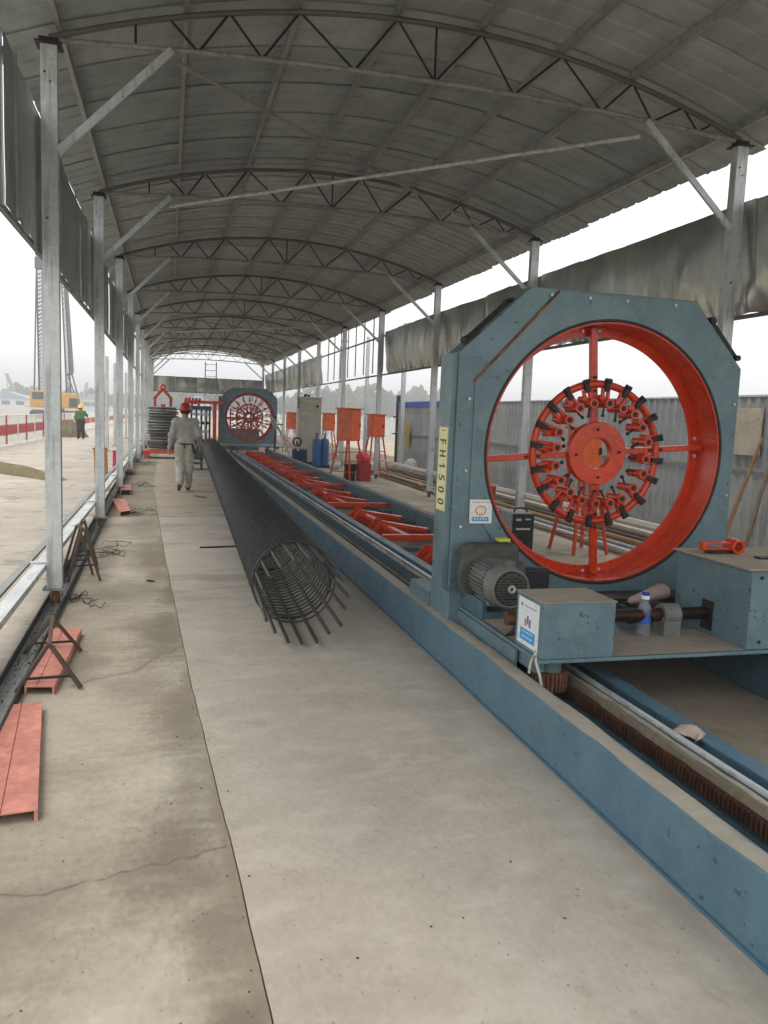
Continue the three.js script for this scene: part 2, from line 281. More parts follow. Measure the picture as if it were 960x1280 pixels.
for (let k = -1; k <= K1; k++) {
  const d = dk(k), arc = (f, a, b, n) => Array.from({ length: n + 1 }, (_, i) => { const x = mix(a, b, i / n); return V(x, f(x), d); });
  const t = part('roof_truss', pipe(arc(topY, XL, XR, 20), .026, 8, 40), M.truss, shed);
  part('bottom_chord', pipe(arc(botY, XL + .05, XR - .05, 12), .024, 8, 30), M.galvDark, t);
  const web = (a, b) => part('web_bar', tube(V(a, topY(a), d), V(b, botY(b), d), .011, 6), M.darkSteel, t);
  web(-.28, -.28); web(-.02, .219);
  for (let i = 0; i < 7; i++) { web(topN[i + 1], botN[i]); web(topN[i + 1], botN[i + 1]); }
  web(2.2875, 2.2875); web(5.2, 5.038);
  for (const [s, x0, x1] of [[1, XL + .06, .007], [-1, XR - .06, 4.437]]) part('knee_brace', bar(V(x0, 3.72, d - .04), V(x1, botY(x1) - .02, d - .04), .06, .03, Math.PI / 2), M.galv, shed);
}
for (const x of [-.86, .12, 1.06, 1.925, 2.72, 3.53, 4.28, 5.45]) for (let k = -1; k < K1; k++)
  part('purlin', bx(x - .02, x + .02, topY(x) + .027, topY(x) + .1, dk(k) + .004 - (k === -1 ? 2.4 : 0), dk(k + 1) - .004 + (k === K1 - 1 ? .6 : 0)), M.galvDark, shed);
for (const k of [0, 4]) { // long crossing ties under the roof
  part('cross_tie', tube(V(.02, 4.56, dk(k)), V(4.9, 4.56, dk(k + 1)), .018, 8), M.galvDark, shed);
  part('cross_tie', tube(V(4.4, 4.5, dk(k)), V(.0, 4.5, dk(k + 1)), .022, 8), M.galv, shed);
}
{ // corrugated roof sheets, each with its own ribs
  const prof = []; const W = .9;
  for (let i = 0; i < 3; i++) { const b = i * .3; prof.push([b, 0], [b + .225, 0], [b + .245, .015], [b + .28, .015]); } prof.push([W + .05, .0]);
  const x0 = -1.28, x1 = 5.88, n = 18;
  const variants = [0, 1, 2, 3].map(v => { const a = x0 + rr(-.025, .025), b = x1 + rr(-.025, .025);
    const pos = [], idx = [];
    for (let j = 0; j < prof.length; j++) for (let i = 0; i <= n; i++) { const x = mix(a, b, i / n); pos.push(x, roofY(x) + prof[j][1] + .0012 * Math.sin(i * 1.7), -prof[j][0]); }
    for (let j = 0; j < prof.length - 1; j++) for (let i = 0; i < n; i++) { const p = j * (n + 1) + i, q = p + 1, r = p + n + 1, s = r + 1; idx.push(p, q, s, p, s, r); }
    const g = new THREE.BufferGeometry(); g.setAttribute('position', new THREE.Float32BufferAttribute(pos, 3)); g.setIndex(idx); const q = g.toNonIndexed(); q.computeVertexNormals(); metricUV(q); return q; });
  let i = 0;
  for (let d = .1; d < dk(K1) + .5; d += W, i++) {
    const m = new THREE.Mesh(variants[i % 4], roofMats[Math.floor(rnd() * 4)]);
    m.name = 'roof_sheet'; m.castShadow = m.receiveShadow = true; const o = ORG.get(shed);
    m.position.set(-o.x, .0022 * (i % 2) - o.y, -d - o.z); shed.add(m);
  }
}
// hanging side sheets
function valance(x, d0, d1, y0, y1, mat, amp, s, name = 'side_sheet') {
  const n = Math.round((d1 - d0) / 1.18), w = (d1 - d0) / n;
  for (let i = 0; i < n; i++) {
    const a = d0 + i * w, jy = .02 * Math.sin(i * 2.7 + s), tw = rr(-.012, .012);
    part(name, grid(40, 22, (u, v) => {
      const d = a + u * (w + .03), y = mix(y0 + jy, y1 + jy * .4, v), lo = 1 - v;
      const k = fbm(d * 1.1 + 40, y * .9 + 20, 512, 1000 + s, 2) - .5, ph = d * 11 + y * 6.5 + 14 * k, rip = Math.sin(ph) * (.35 + .65 * fbm(d * 1.7 + 70, y * 1.3 + 9, 512, 1010 + s, 2)) + .45 * Math.sin(d * 33 - y * 9 + s + 6 * k);
      return V(x + amp * (.9 * k + .16 * rip * (.05 + lo ** 3 * 1.3) + .25 * lo * (fbm(d * 2.6 + 11, y * 2.2 + d * 1.4 + 50, 512, 1020 + s, 2) - .5)) + (x > 0 ? .15 : 0) * lo ** 2.2 * (.3 + 1.3 * fbm(d * 3.1 + y * 1.2 + 33, y * .8 + 5, 512, 1030 + s, 3)) + tw * (u - .5) + .006 * (i % 2), y + (lo > .98 ? .012 * Math.sin(d * 14 + s) : 0), d);
    }), mat, shed);
  }
}
valance(-1.03, 2.3, dk(4) - .5, 2.95, 4.03, valR, .02, 1);
valance(5.68, 2.3, dk(3) + .05, 2.9, 4.02, valR, .11, 2);
valance(5.66, dk(5) + .1, dk(9), 2.9, 3.99, valR, .11, 3);
for (const [x, d0, d1] of [[-1.06, 2.3, dk(9)], [5.78, 2.3, dk(9)]]) for (const y of [x < 0 ? 2.965 : 2.88, 3.95]) for (let d = d0; d < d1 - .1; d += 6) part('sheet_rail', bx(x - .018, x + .018, y - .02, y + .02, d, Math.min(d1, d + 5.99)), M.truss, shed);
for (let d = dk(3) + .6; d < dk(5); d += 1.15) part('sheet_post', bx(5.765, 5.795, 2.97, 4.62, d, d + .03), M.truss, shed);
for (let d = 2.5; d < dk(4); d += 1.18) part('sheet_batten', bx(-.998, -.985, 2.95, 4.0, d, d + .03), M.galvDark, shed);
{ // sheet hung across the far gable
  const d = dk(9) + .08;
  for (let i = 0; i < 5; i++) { const w = (XR - XL) / 5; part('side_sheet', grid(12, 6, (u, v) => V(XL + w * (i + u * .995), mix(2.74, 3.6, v), d + .03 * Math.sin(u * 7 + i) + .02 * Math.sin(v * 5 + i * 2))), valR, shed); }
  part('sheet_rail', [bx(XL, XR, 3.6, 3.64, d - .05, d - .02), bx(XL, XR, 2.72, 2.76, d - .05, d - .02)], M.truss, shed);
  for (const x of [2.1, 2.75]) part('gable_post', bx(x - .03, x + .03, 0, 4.6, d + .1, d + .16), M.galv, shed);
  for (const y of [3.75, 4.1, 4.45]) part('ladder_rung', bx(2.13, 2.72, y - .015, y + .015, d + .11, d + .15), M.galv, shed);
}
// low rails between the columns on the road side and the machine side
for (let k = -1; k < 8; k++) {
  const a = dk(k) + (k < 0 ? 0 : .0), b = dk(k + 1);
  part('side_rail', [bx(-1.1, -1.0, .345, .35, a, b - .01), bx(-1.1, -1.095, .25, .345, a, b - .01), bx(-1.005, -1.0, .3, .345, a, b - .01)], M.galv, shed);
  part('side_rail', [bx(-1.2, -1.14, .345, .355, a, b - .01), bx(-1.2, -1.19, .27, .345, a, b - .01)], M.galvDark, shed);
  part('rail_bracket', bx(-1.13, -.99, .352, .366, b - .03, b + .03), M.galv, shed);
  if (k >= 0) part('side_rail', bx(5.61, 5.64, .5, .56, a, b - .01), M.white, shed);
}
// outer row of posts on both sides
for (const [x, a, b] of [[-2.29, 3, 8], [6.9, 3, 7]]) for (let k = a; k <= b; k++) {
  const d = x < 0 ? 32.6 + (k - 3) * SP : 23.7 + (k - 3) * SP;
  const p = thing('outer_post', x < 0 ? 'slim galvanised post standing on the road beyond the shed columns' : 'slim galvanised post between the shed columns and the grey hoarding', 'post', V(x, 0, d), x < 0 ? 'posts on the road side' : 'posts on the hoarding side');
  part('shaft', bx(x - .06, x + .06, .02, x < 0 ? 3.6 : 4.55, d - .05, d + .05), M.galv, p);
  part('foot_plate', bx(x - .11, x + .11, -.02, .02, d - .11, d + .11), M.galvDark, p);
}

// ---------------------------------------------------------------- machine track
const T1 = 32;
const track = thing('machine_track', 'long blue steel track of beams and gear rack with red cross bars on the floor', 'track', V(3, 0, 16));
function raggedStrip(x0, x1, y, d0, d1, s, amp = .02) {        // settled dust or grout with a broken outline
  const n = Math.round((d1 - d0) / .06);
  return grid(4, n, (u, v) => { const d = mix(d0, d1, v), a = x0 + amp * (fbm(d * 3 + 9, s, 512, s, 4) - .3), b = x1 - amp * (fbm(d * 3 + 70, s + 3, 512, s + 7, 4) - .3); const e = u === 0 || u === 1 ? 0 : .004 + .006 * fbm(d * 8 + u * 9, u * 5 + s, 512, s + 11, 3); return V(mix(a, b, u), y + e, d); });
}
for (let d = -1; d < T1; d += 6.6) {
  const b = Math.min(T1, d + 6.59), o = part('outer_beam', [rbx(1.84, 1.95, .012, .3, d, b, .006), bx(1.83, 1.96, 0, .012, d, b)], M.beamBlue, track);
  part('dust_layer', raggedStrip(1.842, 1.949, .3005, d, b, 31 + (d | 0), .035), M.dust, o);
  const r = part('inner_rail', [bx(2.31, 2.4, .1, .185, d, b), bx(2.25, 2.43, .0, .1, d, b), bx(2.31, 2.43, .185, .2, d, b)], M.blueDark, track);
  part('guide_strip', rbx(2.385, 2.415, .2, .222, d, b, .006), M.galv, r);
  part('dust_layer', raggedStrip(2.318, 2.38, .2005, d, b, 51 + (d | 0), .05), M.dust, r);
  part('dust_layer', raggedStrip(2.252, 2.308, .1005, Math.max(d, 6), Math.max(b, 6.1), 71 + (d | 0), .02), M.dustBrown, r);
  const q = part('inner_rail', [bx(2.52, 2.58, .0, .2, d, b), bx(2.5, 2.6, .2, .212, d, b)], M.beamBlue, track);
  part('inner_rail', [bx(3.7, 3.84, .0, .265, d, b), bx(3.67, 3.87, .265, .28, d, b)], M.blueDark, track);
  part('guide_strip', rbx(3.74, 3.78, .28, .3, d, b, .006), M.galvDark, track);
}
{ // gear rack: one bar with teeth standing out
  const g = [bx(2.265, 2.31, .12, .19, -1, 5.6)]; for (let d = 1.2; d < 5.55; d += .028) g.push(bx(2.247, 2.266, .123, .188, d, d + .014));
  part('gear_rack', g, std(0xb09a88, .7, .1, { map: T.rust }), track);
  part('grease', grid(5, 120, (u, v) => { const d = mix(1.2, 5.5, v), w = fbm(d * 5 + 5, 3, 512, 77, 4); return V(mix(2.262 + .02 * w, 2.34 - .03 * w, u), .192 + (u > 0 && u < 1 ? .016 + .016 * fbm(d * 9, u * 3, 512, 79, 3) : 0) - (u === 0 ? .03 * sm(.4, .7, w) : 0), d); }), std(0x8d8672, .9, 0, { map: T.mottle }), track);
}
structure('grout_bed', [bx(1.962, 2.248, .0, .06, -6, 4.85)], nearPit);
for (let i = 0, d = 6.0; d < T1 - 1; d += 3.62, i++) {
  part('cross_bar', rbx(2.604, 3.69, .165, .235, d - .04, d + .04, .006), M.red, track);
  for (const m of [d + 1.2, d + 2.5]) { if (m > T1 - 1.5) continue;
  // folded cage support: base channel, two cheek plates, two lowered arms
  const f = part('cage_support', [bx(2.66, 3.6, .02, .1, m - .1, m + .1), bx(2.66, 3.6, .1, .13, m - .1, m - .085), bx(2.66, 3.6, .1, .13, m + .085, m + .1)], M.redDull, track);
  part('support_plate', extrudeXY(poly([[2.72, .1], [3.02, .1], [2.98, .25], [2.86, .27]]), m - .16, .02), M.red, f);
  part('support_plate', extrudeXY(poly([[2.72, .1], [3.02, .1], [2.98, .25], [2.86, .27]]), m + .14, .02), M.red, f);
  part('support_arm', bar(V(2.9, .2, m - .12), V(3.12, .12, m - .95), .09, .05), M.red, f);
  part('support_arm', bar(V(2.92, .22, m + .02), V(3.5, .16, m - .3), .1, .05), M.red, f);
  part('roller', cylX(V(3.3, .19, m + .1), .035, .28, 14), M.darkSteel, f);
  }
}
for (let i = 0; i < 7; i++) { // rubble lying in the trough
  const q = new THREE.IcosahedronGeometry(rr(.035, .07), 1), p = q.attributes.position; for (let k = 0; k < p.count; k++) { const h = .75 + .5 * hash(Math.round(p.getX(k) * 900), Math.round(p.getY(k) * 900 + p.getZ(k) * 700), i); p.setXYZ(k, p.getX(k) * h * 1.3, p.getY(k) * h * .6, p.getZ(k) * h); } q.computeVertexNormals();
  const x = rr(2.02, 2.17), d = 6.6 + i * .42 + rr(-.1, .1); solo('rubble', 'broken pinkish concrete lump lying in the trough beside the track rail', 'rubble', q.translate(x, .03, -d), std(0xb79c8c, .95, 0, { map: T.conc }), V(x, 0, d), 'rubble in the track trough');
}
solo('trough_cable', 'black cable lying along the dusty track trough', 'cable', pipe(Array.from({ length: 30 }, (_, i) => V(2.08 + .06 * Math.sin(i * 1.3) + .03 * Math.sin(i * 3.1), .066, 5.5 + i * .8)), .016, 6, 160), M.black, V(2.08, 0, 17));
for (let i = 0; i < 9; i++) { const d = 6 + i * 2.7; part('sleeper', bx(1.962, 2.247, .0, .05, d, d + .2), M.blueDark, track); part('sleeper', bx(2.605, 3.69, .0, .045, d + 1, d + 1.14), M.blueDark, track); }

// ---------------------------------------------------------------- cage winding gantries
const CYX = 3.13, CYY = 1.49;
const labelMat = (w, h, draw) => std(0xffffff, .5, 0, { map: canvasTex(w, h, draw) });
function plate(w, h, pos, ry, mat, parent, name, t = .003) {   // flat label: front carries the print
  const g = new THREE.BoxGeometry(w, h, t); const uv = g.attributes.uv, n = g.attributes.normal;
  for (let i = 0; i < uv.count; i++) if (Math.abs(n.getZ(i)) < .5) uv.setXY(i, .01, .01);
  g.rotateY(ry); g.translate(pos.x, pos.y, pos.z); return part(name, g, mat, parent, true);
}
function clamp(parent, cx, cy, ang, rRing, rNoz, d, jig, jawM = M.black) {
  const u = [Math.cos(ang), Math.sin(ang)], t = [-u[1], u[0]], at = (r, s, dd) => V(cx + u[0] * r + t[0] * s, cy + u[1] * r + t[1] * s, dd);
  const c = part('clamp', [tube(at(rRing - .03, -.022, d - .02), at(rNoz, -.022, d - .03), .016, 8), tube(at(rRing - .03, .022, d - .02), at(rNoz, .022, d - .03), .016, 8), bar(at(rNoz + .03, 0, d + .0), at(rNoz - .02, 0, d + .0), .06, .03)], M.red, parent);
  part('nozzle', [tube(at(rNoz, 0, d - .11), at(rNoz, 0, d + .08), .033, 18), tube(at(rNoz, 0, d - .112), at(rNoz, 0, d - .085), .036, 18), tube(at(rNoz + .04, .03, d - .05), at(rNoz + .04, .03, d + .04), .022, 14)], M.red, c);
  part('nozzle_bore', tube(at(rNoz, 0, d - .1145), at(rNoz, 0, d - .07), .021, 16), M.black, c);
  part('jaw', [bar(at(rRing + .03, 0, d - .035), at(rRing - .055, 0, d - .035), .036, .036), tube(at(rRing + .026, -.024, d - .045), at(rRing + .026, .024, d - .045), .018, 10)], jawM, c);
  part('bolt_rod', [tube(at(rNoz - .035, 0, d - .03), at(rNoz - .09, jig, d - .03), .008, 6), tube(at(rNoz - .085, jig, d - .03), at(rNoz - .1, jig, d - .03), .014, 6)], M.black, c);
  return c;
}
function gantry(d, main, label) {
  const g = thing('cage_gantry', label, 'machine', V(CYX, .3, d + .1));
  const oct = [[1.94, .44], [4.23, .44], [4.23, 2.17], [3.78, 2.65], [2.45, 2.65], [1.94, 2.17]];
  const fr = part('frame', extrudeXY(circ(poly(oct), CYX, CYY, .985), d, .26, .008, 48), M.blue, g);
  part('face_plate', extrudeXY(circ(poly([[2.06, 1.1], [2.2, .93], [2.4, .62], [2.4, .45], [4.215, .45], [4.215, 2.16], [3.775, 2.635], [2.67, 2.635], [2.06, 1.97]]), CYX, CYY, .975), d - .012, .0119, .002, 48), M.blue, fr);
  part('rust_seam', bar(V(2.055, 1.975, d - .009), V(2.66, 2.632, d - .009), .016, .016), M.rust, fr);
  part('rubber_lip', ringZ(CYX, CYY, .978, .958, d - .016, .02, 96, .003), M.black, fr);
  part('bolt', [[2.02, 1.85], [2.02, 1.35], [2.0, .95], [2.6, 2.6], [2.9, 2.6], [3.2, 2.6], [3.6, 2.6], [2.03, .7], [4.18, 1.9], [4.18, 1.2]].map(([x, y]) => cylZ(V(x, y, d - .018), .011, .014, 8)), M.galv, fr);
  // hinge fittings on the sloping shoulders
  const h1 = part('shoulder_bracket', [bar(V(2.1, 2.34, d + .12), V(2.34, 2.565, d + .12), .05, .03), tube(V(2.04, 2.27, d + .08), V(2.04, 2.27, d + .2), .03, 10), bar(V(2.02, 2.27, d + .12), V(2.1, 2.34, d + .12), .03), tube(V(2.34, 2.56, d + .06), V(2.34, 2.56, d + .2), .018, 8), bar(V(1.99, 2.23, d + .05), V(2.09, 2.32, d + .05), .05, .02)], M.darkSteel, fr);
  part('shoulder_bracket', [bar(V(3.93, 2.53, d + .05), V(4.2, 2.24, d + .05), .055, .04), tube(V(3.94, 2.52, d - .01), V(3.94, 2.52, d + .1), .022, 10), tube(V(4.19, 2.25, d - .01), V(4.19, 2.25, d + .1), .022, 10)], M.black, fr);
  // wheel
  const w = part('ring', ringZ(CYX, CYY, .957, .945, d - .01, .34, 128, .002), M.red, g);
  part('ring_flange', ringZ(CYX, CYY, .946, .875, d + .24, .02, 128, .003), M.red, w);
  const rot = 4.2 * R, n = main ? 4 : 14, hd = d + .17;
  for (let i = 0; i < n; i++) {
    const a = rot + i * Math.PI * 2 / n, c = Math.cos(a), s = Math.sin(a);
    const p = V(CYX + c * .225, CYY + s * .225, hd + .03), q = V(CYX + c * .94, CYY + s * .94, hd + .03);
    const sp = part('spoke', along(new RoundedBoxGeometry(main ? .055 : .03, p.distanceTo(q), main ? .045 : .03, 2, .006), p, q), M.red, g);
    if (main) { const f = (r, o) => cylZ(V(CYX + c * r - s * o, CYY + s * r + c * o, hd - .001), .011, .02, 8); part('bolt', [f(.47, .0), f(.57, .0), f(.23, 0)], M.black, sp); const f2 = o => cylZ(V(CYX + c * .915 - s * o, CYY + s * .915 + c * o, d + .235), .013, .014, 8); for (const o of [.07, -.07]) part('bolt', f2(o), M.galv, sp); }
  }
  part('clamp_ring', torus(V(CYX, CYY, hd), .52, .029, 'z', 10, 64), M.red, g);
  const hub = part('hub', ringZ(CYX, CYY, .238, .116, hd - .04, .07, 64, .006), M.red, g);
  part('bolt', [0, 1, 2, 3].map(i => cylZ(V(CYX + Math.cos(rot + i * Math.PI / 2) * .18, CYY + Math.sin(rot + i * Math.PI / 2) * .18, hd - .045), .011, .014, 8)), M.darkSteel, hub);
  for (let i = 0; i < 20; i++) clamp(g, CYX, CYY, rot + (i + .5) * Math.PI / 10 + (main ? rr(-.025, .025) : 0), .52, .385 + (main ? rr(-.012, .012) : 0), hd, (i % 3 - 1) * .02, main ? M.black : M.redDull);
  if (!main) for (let i = 0; i < 18; i++) clamp(g, CYX, CYY, rot + i * Math.PI / 9 + .1, .8, .66, hd - .05, .02, M.redDull);
  if (!main) for (let i = 0; i < 10; i++) clamp(g, CYX, CYY, rot + i * Math.PI / 5, .36, .25, hd - .14, .01, M.redDull);
  // carriage
  const c = part('carriage_plate', rbx(1.98, 4.5, .38, .4, d - 1.4, d + .7, .004), M.blue, g);
  part('skirt', [bx(1.97, 1.985, .27, .378, d - 1.1, d + .7), bx(2.0, 2.06, .3, .38, d - 1.3, d + .6), bx(4.1, 4.16, .3, .38, d - 1.3, d + .6), bx(2.0, 4.4, .31, .379, d - .1, d + .3)], M.blue, g);
  part('dust_layer', grid(24, 10, (u, v) => { const x = mix(2.46, 3.33, u), dd = mix(d - 1.385, d - .9, v); return V(x, .4015 + .004 * fbm(x * 9, dd * 9 + 90, 512, 91, 3), dd); }), M.dustBrown, c);
  part('dust_layer', grid(12, 12, (u, v) => { const x = mix(2.0, 2.4, u), dd = mix(d - 1.2 + .2 * (1 - u), d - .25, v); return V(x, .4015 + .006 * fbm(x * 9, dd * 9 + 90, 512, 93, 3), dd); }), M.dustBrown, c);
  for (const [x, dd] of [[2.4, d - .9], [2.4, d + .5], [3.76, d - .9], [3.76, d + .5]]) { const wh = part('track_wheel', cylX(V(x, x < 3 ? .3 : .345, dd), x < 3 ? .078 : .045, .06, 24), M.darkSteel, g); part('axle_box', bx(x - .08, x + .08, .33, .379, dd - .07, dd + .07), M.blueDark, wh); }
  if (!main) {
    const arm = part('feed_arm', [bar(V(.7, 2.02, d - .1), V(2.1, 2.02, d - .1), .16, .12), bar(V(1.75, .42, d - .05), V(1.75, 2.0, d - .05), .14, .14)], M.red, g);
    for (let i = 0; i < 5; i++) part('feed_head', bar(V(.6 + i * .13, 1.9 + .05 * (i % 2), d - .25), V(.66 + i * .13, 2.14, d + .02), .09), M.red, arm);
    part('arm_post', bar(V(1.93, .42, d - .12), V(1.93, 2.3, d - .12), .08), std(0x8a6a2a, .6, 0, { map: T.mottle }), g);
    return g;
  }
  // left upright with the model plate
  part('left_leg', [bx(1.9, 1.938, .3, 2.16, d + .03, d + .27)], M.blue, g);
  part('foot_block', rbx(1.9, 2.05, .27, .5, d - .12, d + .03, .006), M.blue, g); part('foot_rail', bx(1.885, 2.0, .305, .42, d + .28, d + .75), M.blue, g);
  const fh = labelMat(128, 640, (x, W, H) => { x.fillStyle = '#e6dfa8'; x.fillRect(0, 0, W, H); x.strokeStyle = '#a79f70'; x.lineWidth = 3; x.strokeRect(4, 4, W - 8, H - 8); x.fillStyle = '#33372f'; x.fillRect(W / 2 - 32, 26, 62, 5); x.save(); x.scale(1, 1); x.translate(W / 2, H / 2 + 22); x.rotate(Math.PI / 2); x.font = 'bold 96px sans-serif'; x.textAlign = 'center'; x.textBaseline = 'middle'; 'FH1500'.split('').forEach((ch, i) => (x.save(), x.translate((i - 2.5) * 92, 0), x.scale(1, 1.25), x.fillText(ch, 0, 0), x.restore())); x.restore(); });
  plate(.19, .6, V(1.8975, 1.35, d + .14), -Math.PI / 2, fh, g, 'model_plate', .004);
  const st = labelMat(256, 256, (x, W, H) => { x.fillStyle = '#dfe0d6'; x.fillRect(0, 0, W, H); x.fillStyle = '#76807c'; for (let i = 0; i < 9; i++) x.fillRect(30 + i * 24, 22, 13, 12); x.strokeStyle = '#c9623c'; x.lineWidth = 12; x.beginPath(); x.ellipse(128, 118, 58, 46, 0, 0, 7); x.stroke(); x.strokeStyle = '#b98a6a'; x.lineWidth = 5; x.beginPath(); x.ellipse(128, 118, 30, 20, 0, 0, 7); x.stroke(); x.fillStyle = '#3f8fc0'; x.fillRect(36, 186, 184, 48); x.fillStyle = '#e8efef'; for (let i = 0; i < 5; i++) { x.fillRect(56 + i * 32, 196, 18, 6); x.fillRect(56 + i * 32, 208, 18, 6); x.fillRect(60 + i * 32, 196, 5, 28); } });
  plate(.17, .17, V(2.15, 1.06, d - .0135), 0, st, g, 'sticker', .002);
  // drive motor on its gearbox, axis along the shed
  const mo = vec(2.11, .645, -(d - .42));
  part('gearbox', [rbx(1.98, 2.4, .45, .85, d - .2, d - .02, .06), cylZ(V(2.12, .655, d - .22), .19, .06, 28), cylZ(V(2.3, .67, d - .24), .1, .08, 20)], M.motorDark, g);
  const mot = part('motor', [cylZ(V(2.11, .645, d - .44), .118, .36, 28), rbx(2.02, 2.2, .5, .53, d - .55, d - .3, .004), rbx(2.14, 2.26, .7, .77, d - .42, d - .26, .01)], M.motor, g);
  const fins = []; for (let i = 0; i < 30; i++) { const a = i / 30 * Math.PI * 2; const q = new THREE.BoxGeometry(.008, .022, .24); q.translate(0, .126, 0); q.rotateZ(a); q.translate(2.11, .645, -(d - .4)); fins.push(q); } part('cooling_fin', fins, M.motor, mot);
  part('fan_cowl', [cylZ(V(2.11, .645, d - .62), .132, .12, 32, .14), torus(V(2.11, .645, d - .68), .12, .012, 'z', 8, 32)], M.motor, mot);
  const gr = []; for (let i = -5; i <= 5; i++) { const y = i * .019, l = Math.sqrt(Math.max(0, .105 ** 2 - y * y)); gr.push(bx(2.11 - l, 2.11 + l, .645 + y - .004, .645 + y + .004, d - .697, d - .69)); } for (const r of [.03, .06, .09]) gr.push(torus(V(2.11, .645, d - .694), r, .004, 'z', 6, 28));
  part('fan_grille', gr, M.motorDark, mot); part('fan_face', cylZ(V(2.11, .645, d - .684), .112, .006, 28), M.black, mot); part('fan_hub', ringZ(2.11, .645, .026, .012, d - .708, .012, 20, .002), M.galv, mot);
  part('breather_cap', rbx(2.24, 2.33, .86, .885, d - .16, d - .08, .008), std(0xc3c23a, .5), mot);
  part('motor_bracket', [bx(2.0, 2.4, .402, .45, d - .5, d - .1), bx(2.0, 2.03, .45, .52, d - .5, d - .1)], M.blueDark, g);
  part('motor_cable', pipe([V(2.16, .53, d - .5), V(2.14, .47, d - .72), V(2.06, .42, d - .86), V(2.0, .412, d - .92)], .013, 8), M.motorDark, g);
  part('hose', pipe([V(2.2, .47, d - .7), V(2.1, .425, d - .8), V(2.2, .415, d - .98), V(2.35, .42, d - .9)], .012, 8), M.black, g);
  part('control_stub', [rbx(2.42, 2.62, .52, .68, d - .22, d - .12, .02), tube(V(2.44, .6, d - .23), V(2.45, .5, d - .26), .012, 8)], M.black, g);
  // left drive box with pinion below
  const bxg = part('drive_box', rbx(1.995, 2.44, .4, .715, d - 1.385, d - 1.03, .006), M.blue, g);
  part('lid', rbx(1.988, 2.448, .7155, .722, d - 1.39, d - 1.025, .003), M.dustBrown, bxg);
  const bl = labelMat(256, 320, (x, W, H) => { x.fillStyle = '#dfe4e6'; x.fillRect(0, 0, W, H); x.fillStyle = '#6d7f95'; x.fillRect(30, 36, 26, 22); for (let i = 0; i < 6; i++) x.fillRect(78 + i * 26, 42, 16, 12); x.fillStyle = '#7b6a9a'; x.fillRect(112, 110, 22, 60); x.fillStyle = '#a9716f'; x.fillRect(86, 136, 22, 50); x.fillStyle = '#6b78b0'; x.fillRect(138, 130, 26, 56); x.fillStyle = '#3d9bd6'; x.fillRect(36, 208, 184, 82); x.fillStyle = '#d5ecf7'; for (let i = 0; i < 5; i++) x.fillRect(60 + i * 28, 222, 16, 10); for (let i = 0; i < 4; i++) x.fillRect(66 + i * 32, 256, 18, 12); });
  plate(.27, .27, V(1.9935, .56, d - 1.2), -Math.PI / 2, bl, g, 'sticker', .002);
  const pin = part('pinion_housing', cylY(V(2.14, .285, d - 1.2), .075, .095, 24), M.blue, g);
  const pg = [cylY(V(2.14, .175, d - 1.2), .095, .11, 28)]; for (let i = 0; i < 28; i++) { const a = i / 28 * Math.PI * 2, q = new THREE.BoxGeometry(.02, .108, .012); q.translate(.102, .23, 0); q.rotateY(a); q.translate(2.14, 0, -(d - 1.2)); pg.push(q); } part('pinion', pg, M.rust, pin);
  // cross shaft, bearing, right box
  part('cross_shaft', [cylX(V(2.9, .535, d - 1.0), .04, 1.35, 24)], std(0x6f6557, .5, .6, { map: T.rust }), g);
  part('cross_shaft', [cylX(V(2.2, .535, d - .99), .04, .5, 24)], std(0x8a5f48, .45, .7, { map: T.mottle }), g);
  const bb = part('bearing_block', [rbx(2.99, 3.11, .4, .5, d - 1.06, d - .94, .006), ringZ(3.05, .535, .068, .041, d - 1.06, .12, 24, .004)].map((q, i) => { if (i) { q.translate(-3.05, 0, d - 1.0); q.rotateY(Math.PI / 2); q.translate(3.05, 0, -(d - 1.0)); } return q; }), M.motor, g);
  for (const q of [3.0, 3.1]) part('bolt', cylY(V(q, .5, d - 1.03), .014, .03, 6), M.galvDark, bb);
  part('chain_heap', Array.from({ length: 26 }, () => { const q = new THREE.TorusGeometry(.02, .007, 6, 10); q.rotateX(rr(0, 3)); q.rotateY(rr(0, 3)); q.translate(rr(2.52, 2.66), rr(.42, .5), -(d - rr(.85, 1.0))); return q; }), M.rust, g);
  const rb = part('gear_case', extrudeXY(poly([[3.335, .402], [4.5, .402], [4.5, .885], [3.335, .885]]), d - 1.38, .72, .006), M.blue, g);
  part('lid', rbx(3.3, 4.55, .8852, .897, d - 1.4, d - .64, .003), M.dustBrown, rb);
  part('shaft_slot', bx(3.331, 3.336, .43, .62, d - 1.06, d - .95), M.black, rb);
  part('bolt', [[3.4, .84], [3.42, .45]].map(([x, y]) => cylZ(V(x, y, d - 1.385), .01, .01, 6)), M.darkSteel, rb);
  part('back_guard', [bx(2.45, 3.9, .402, .47, d - .3, d - .05)], M.black, g);
  return g;
}
const gantryA = gantry(5.3, true, 'large grey-blue octagonal machine frame marked FH1500 with red clamp wheel');
const gantryB = gantry(32.6, false, 'distant grey-blue machine frame with crowded red wheel at end of track');

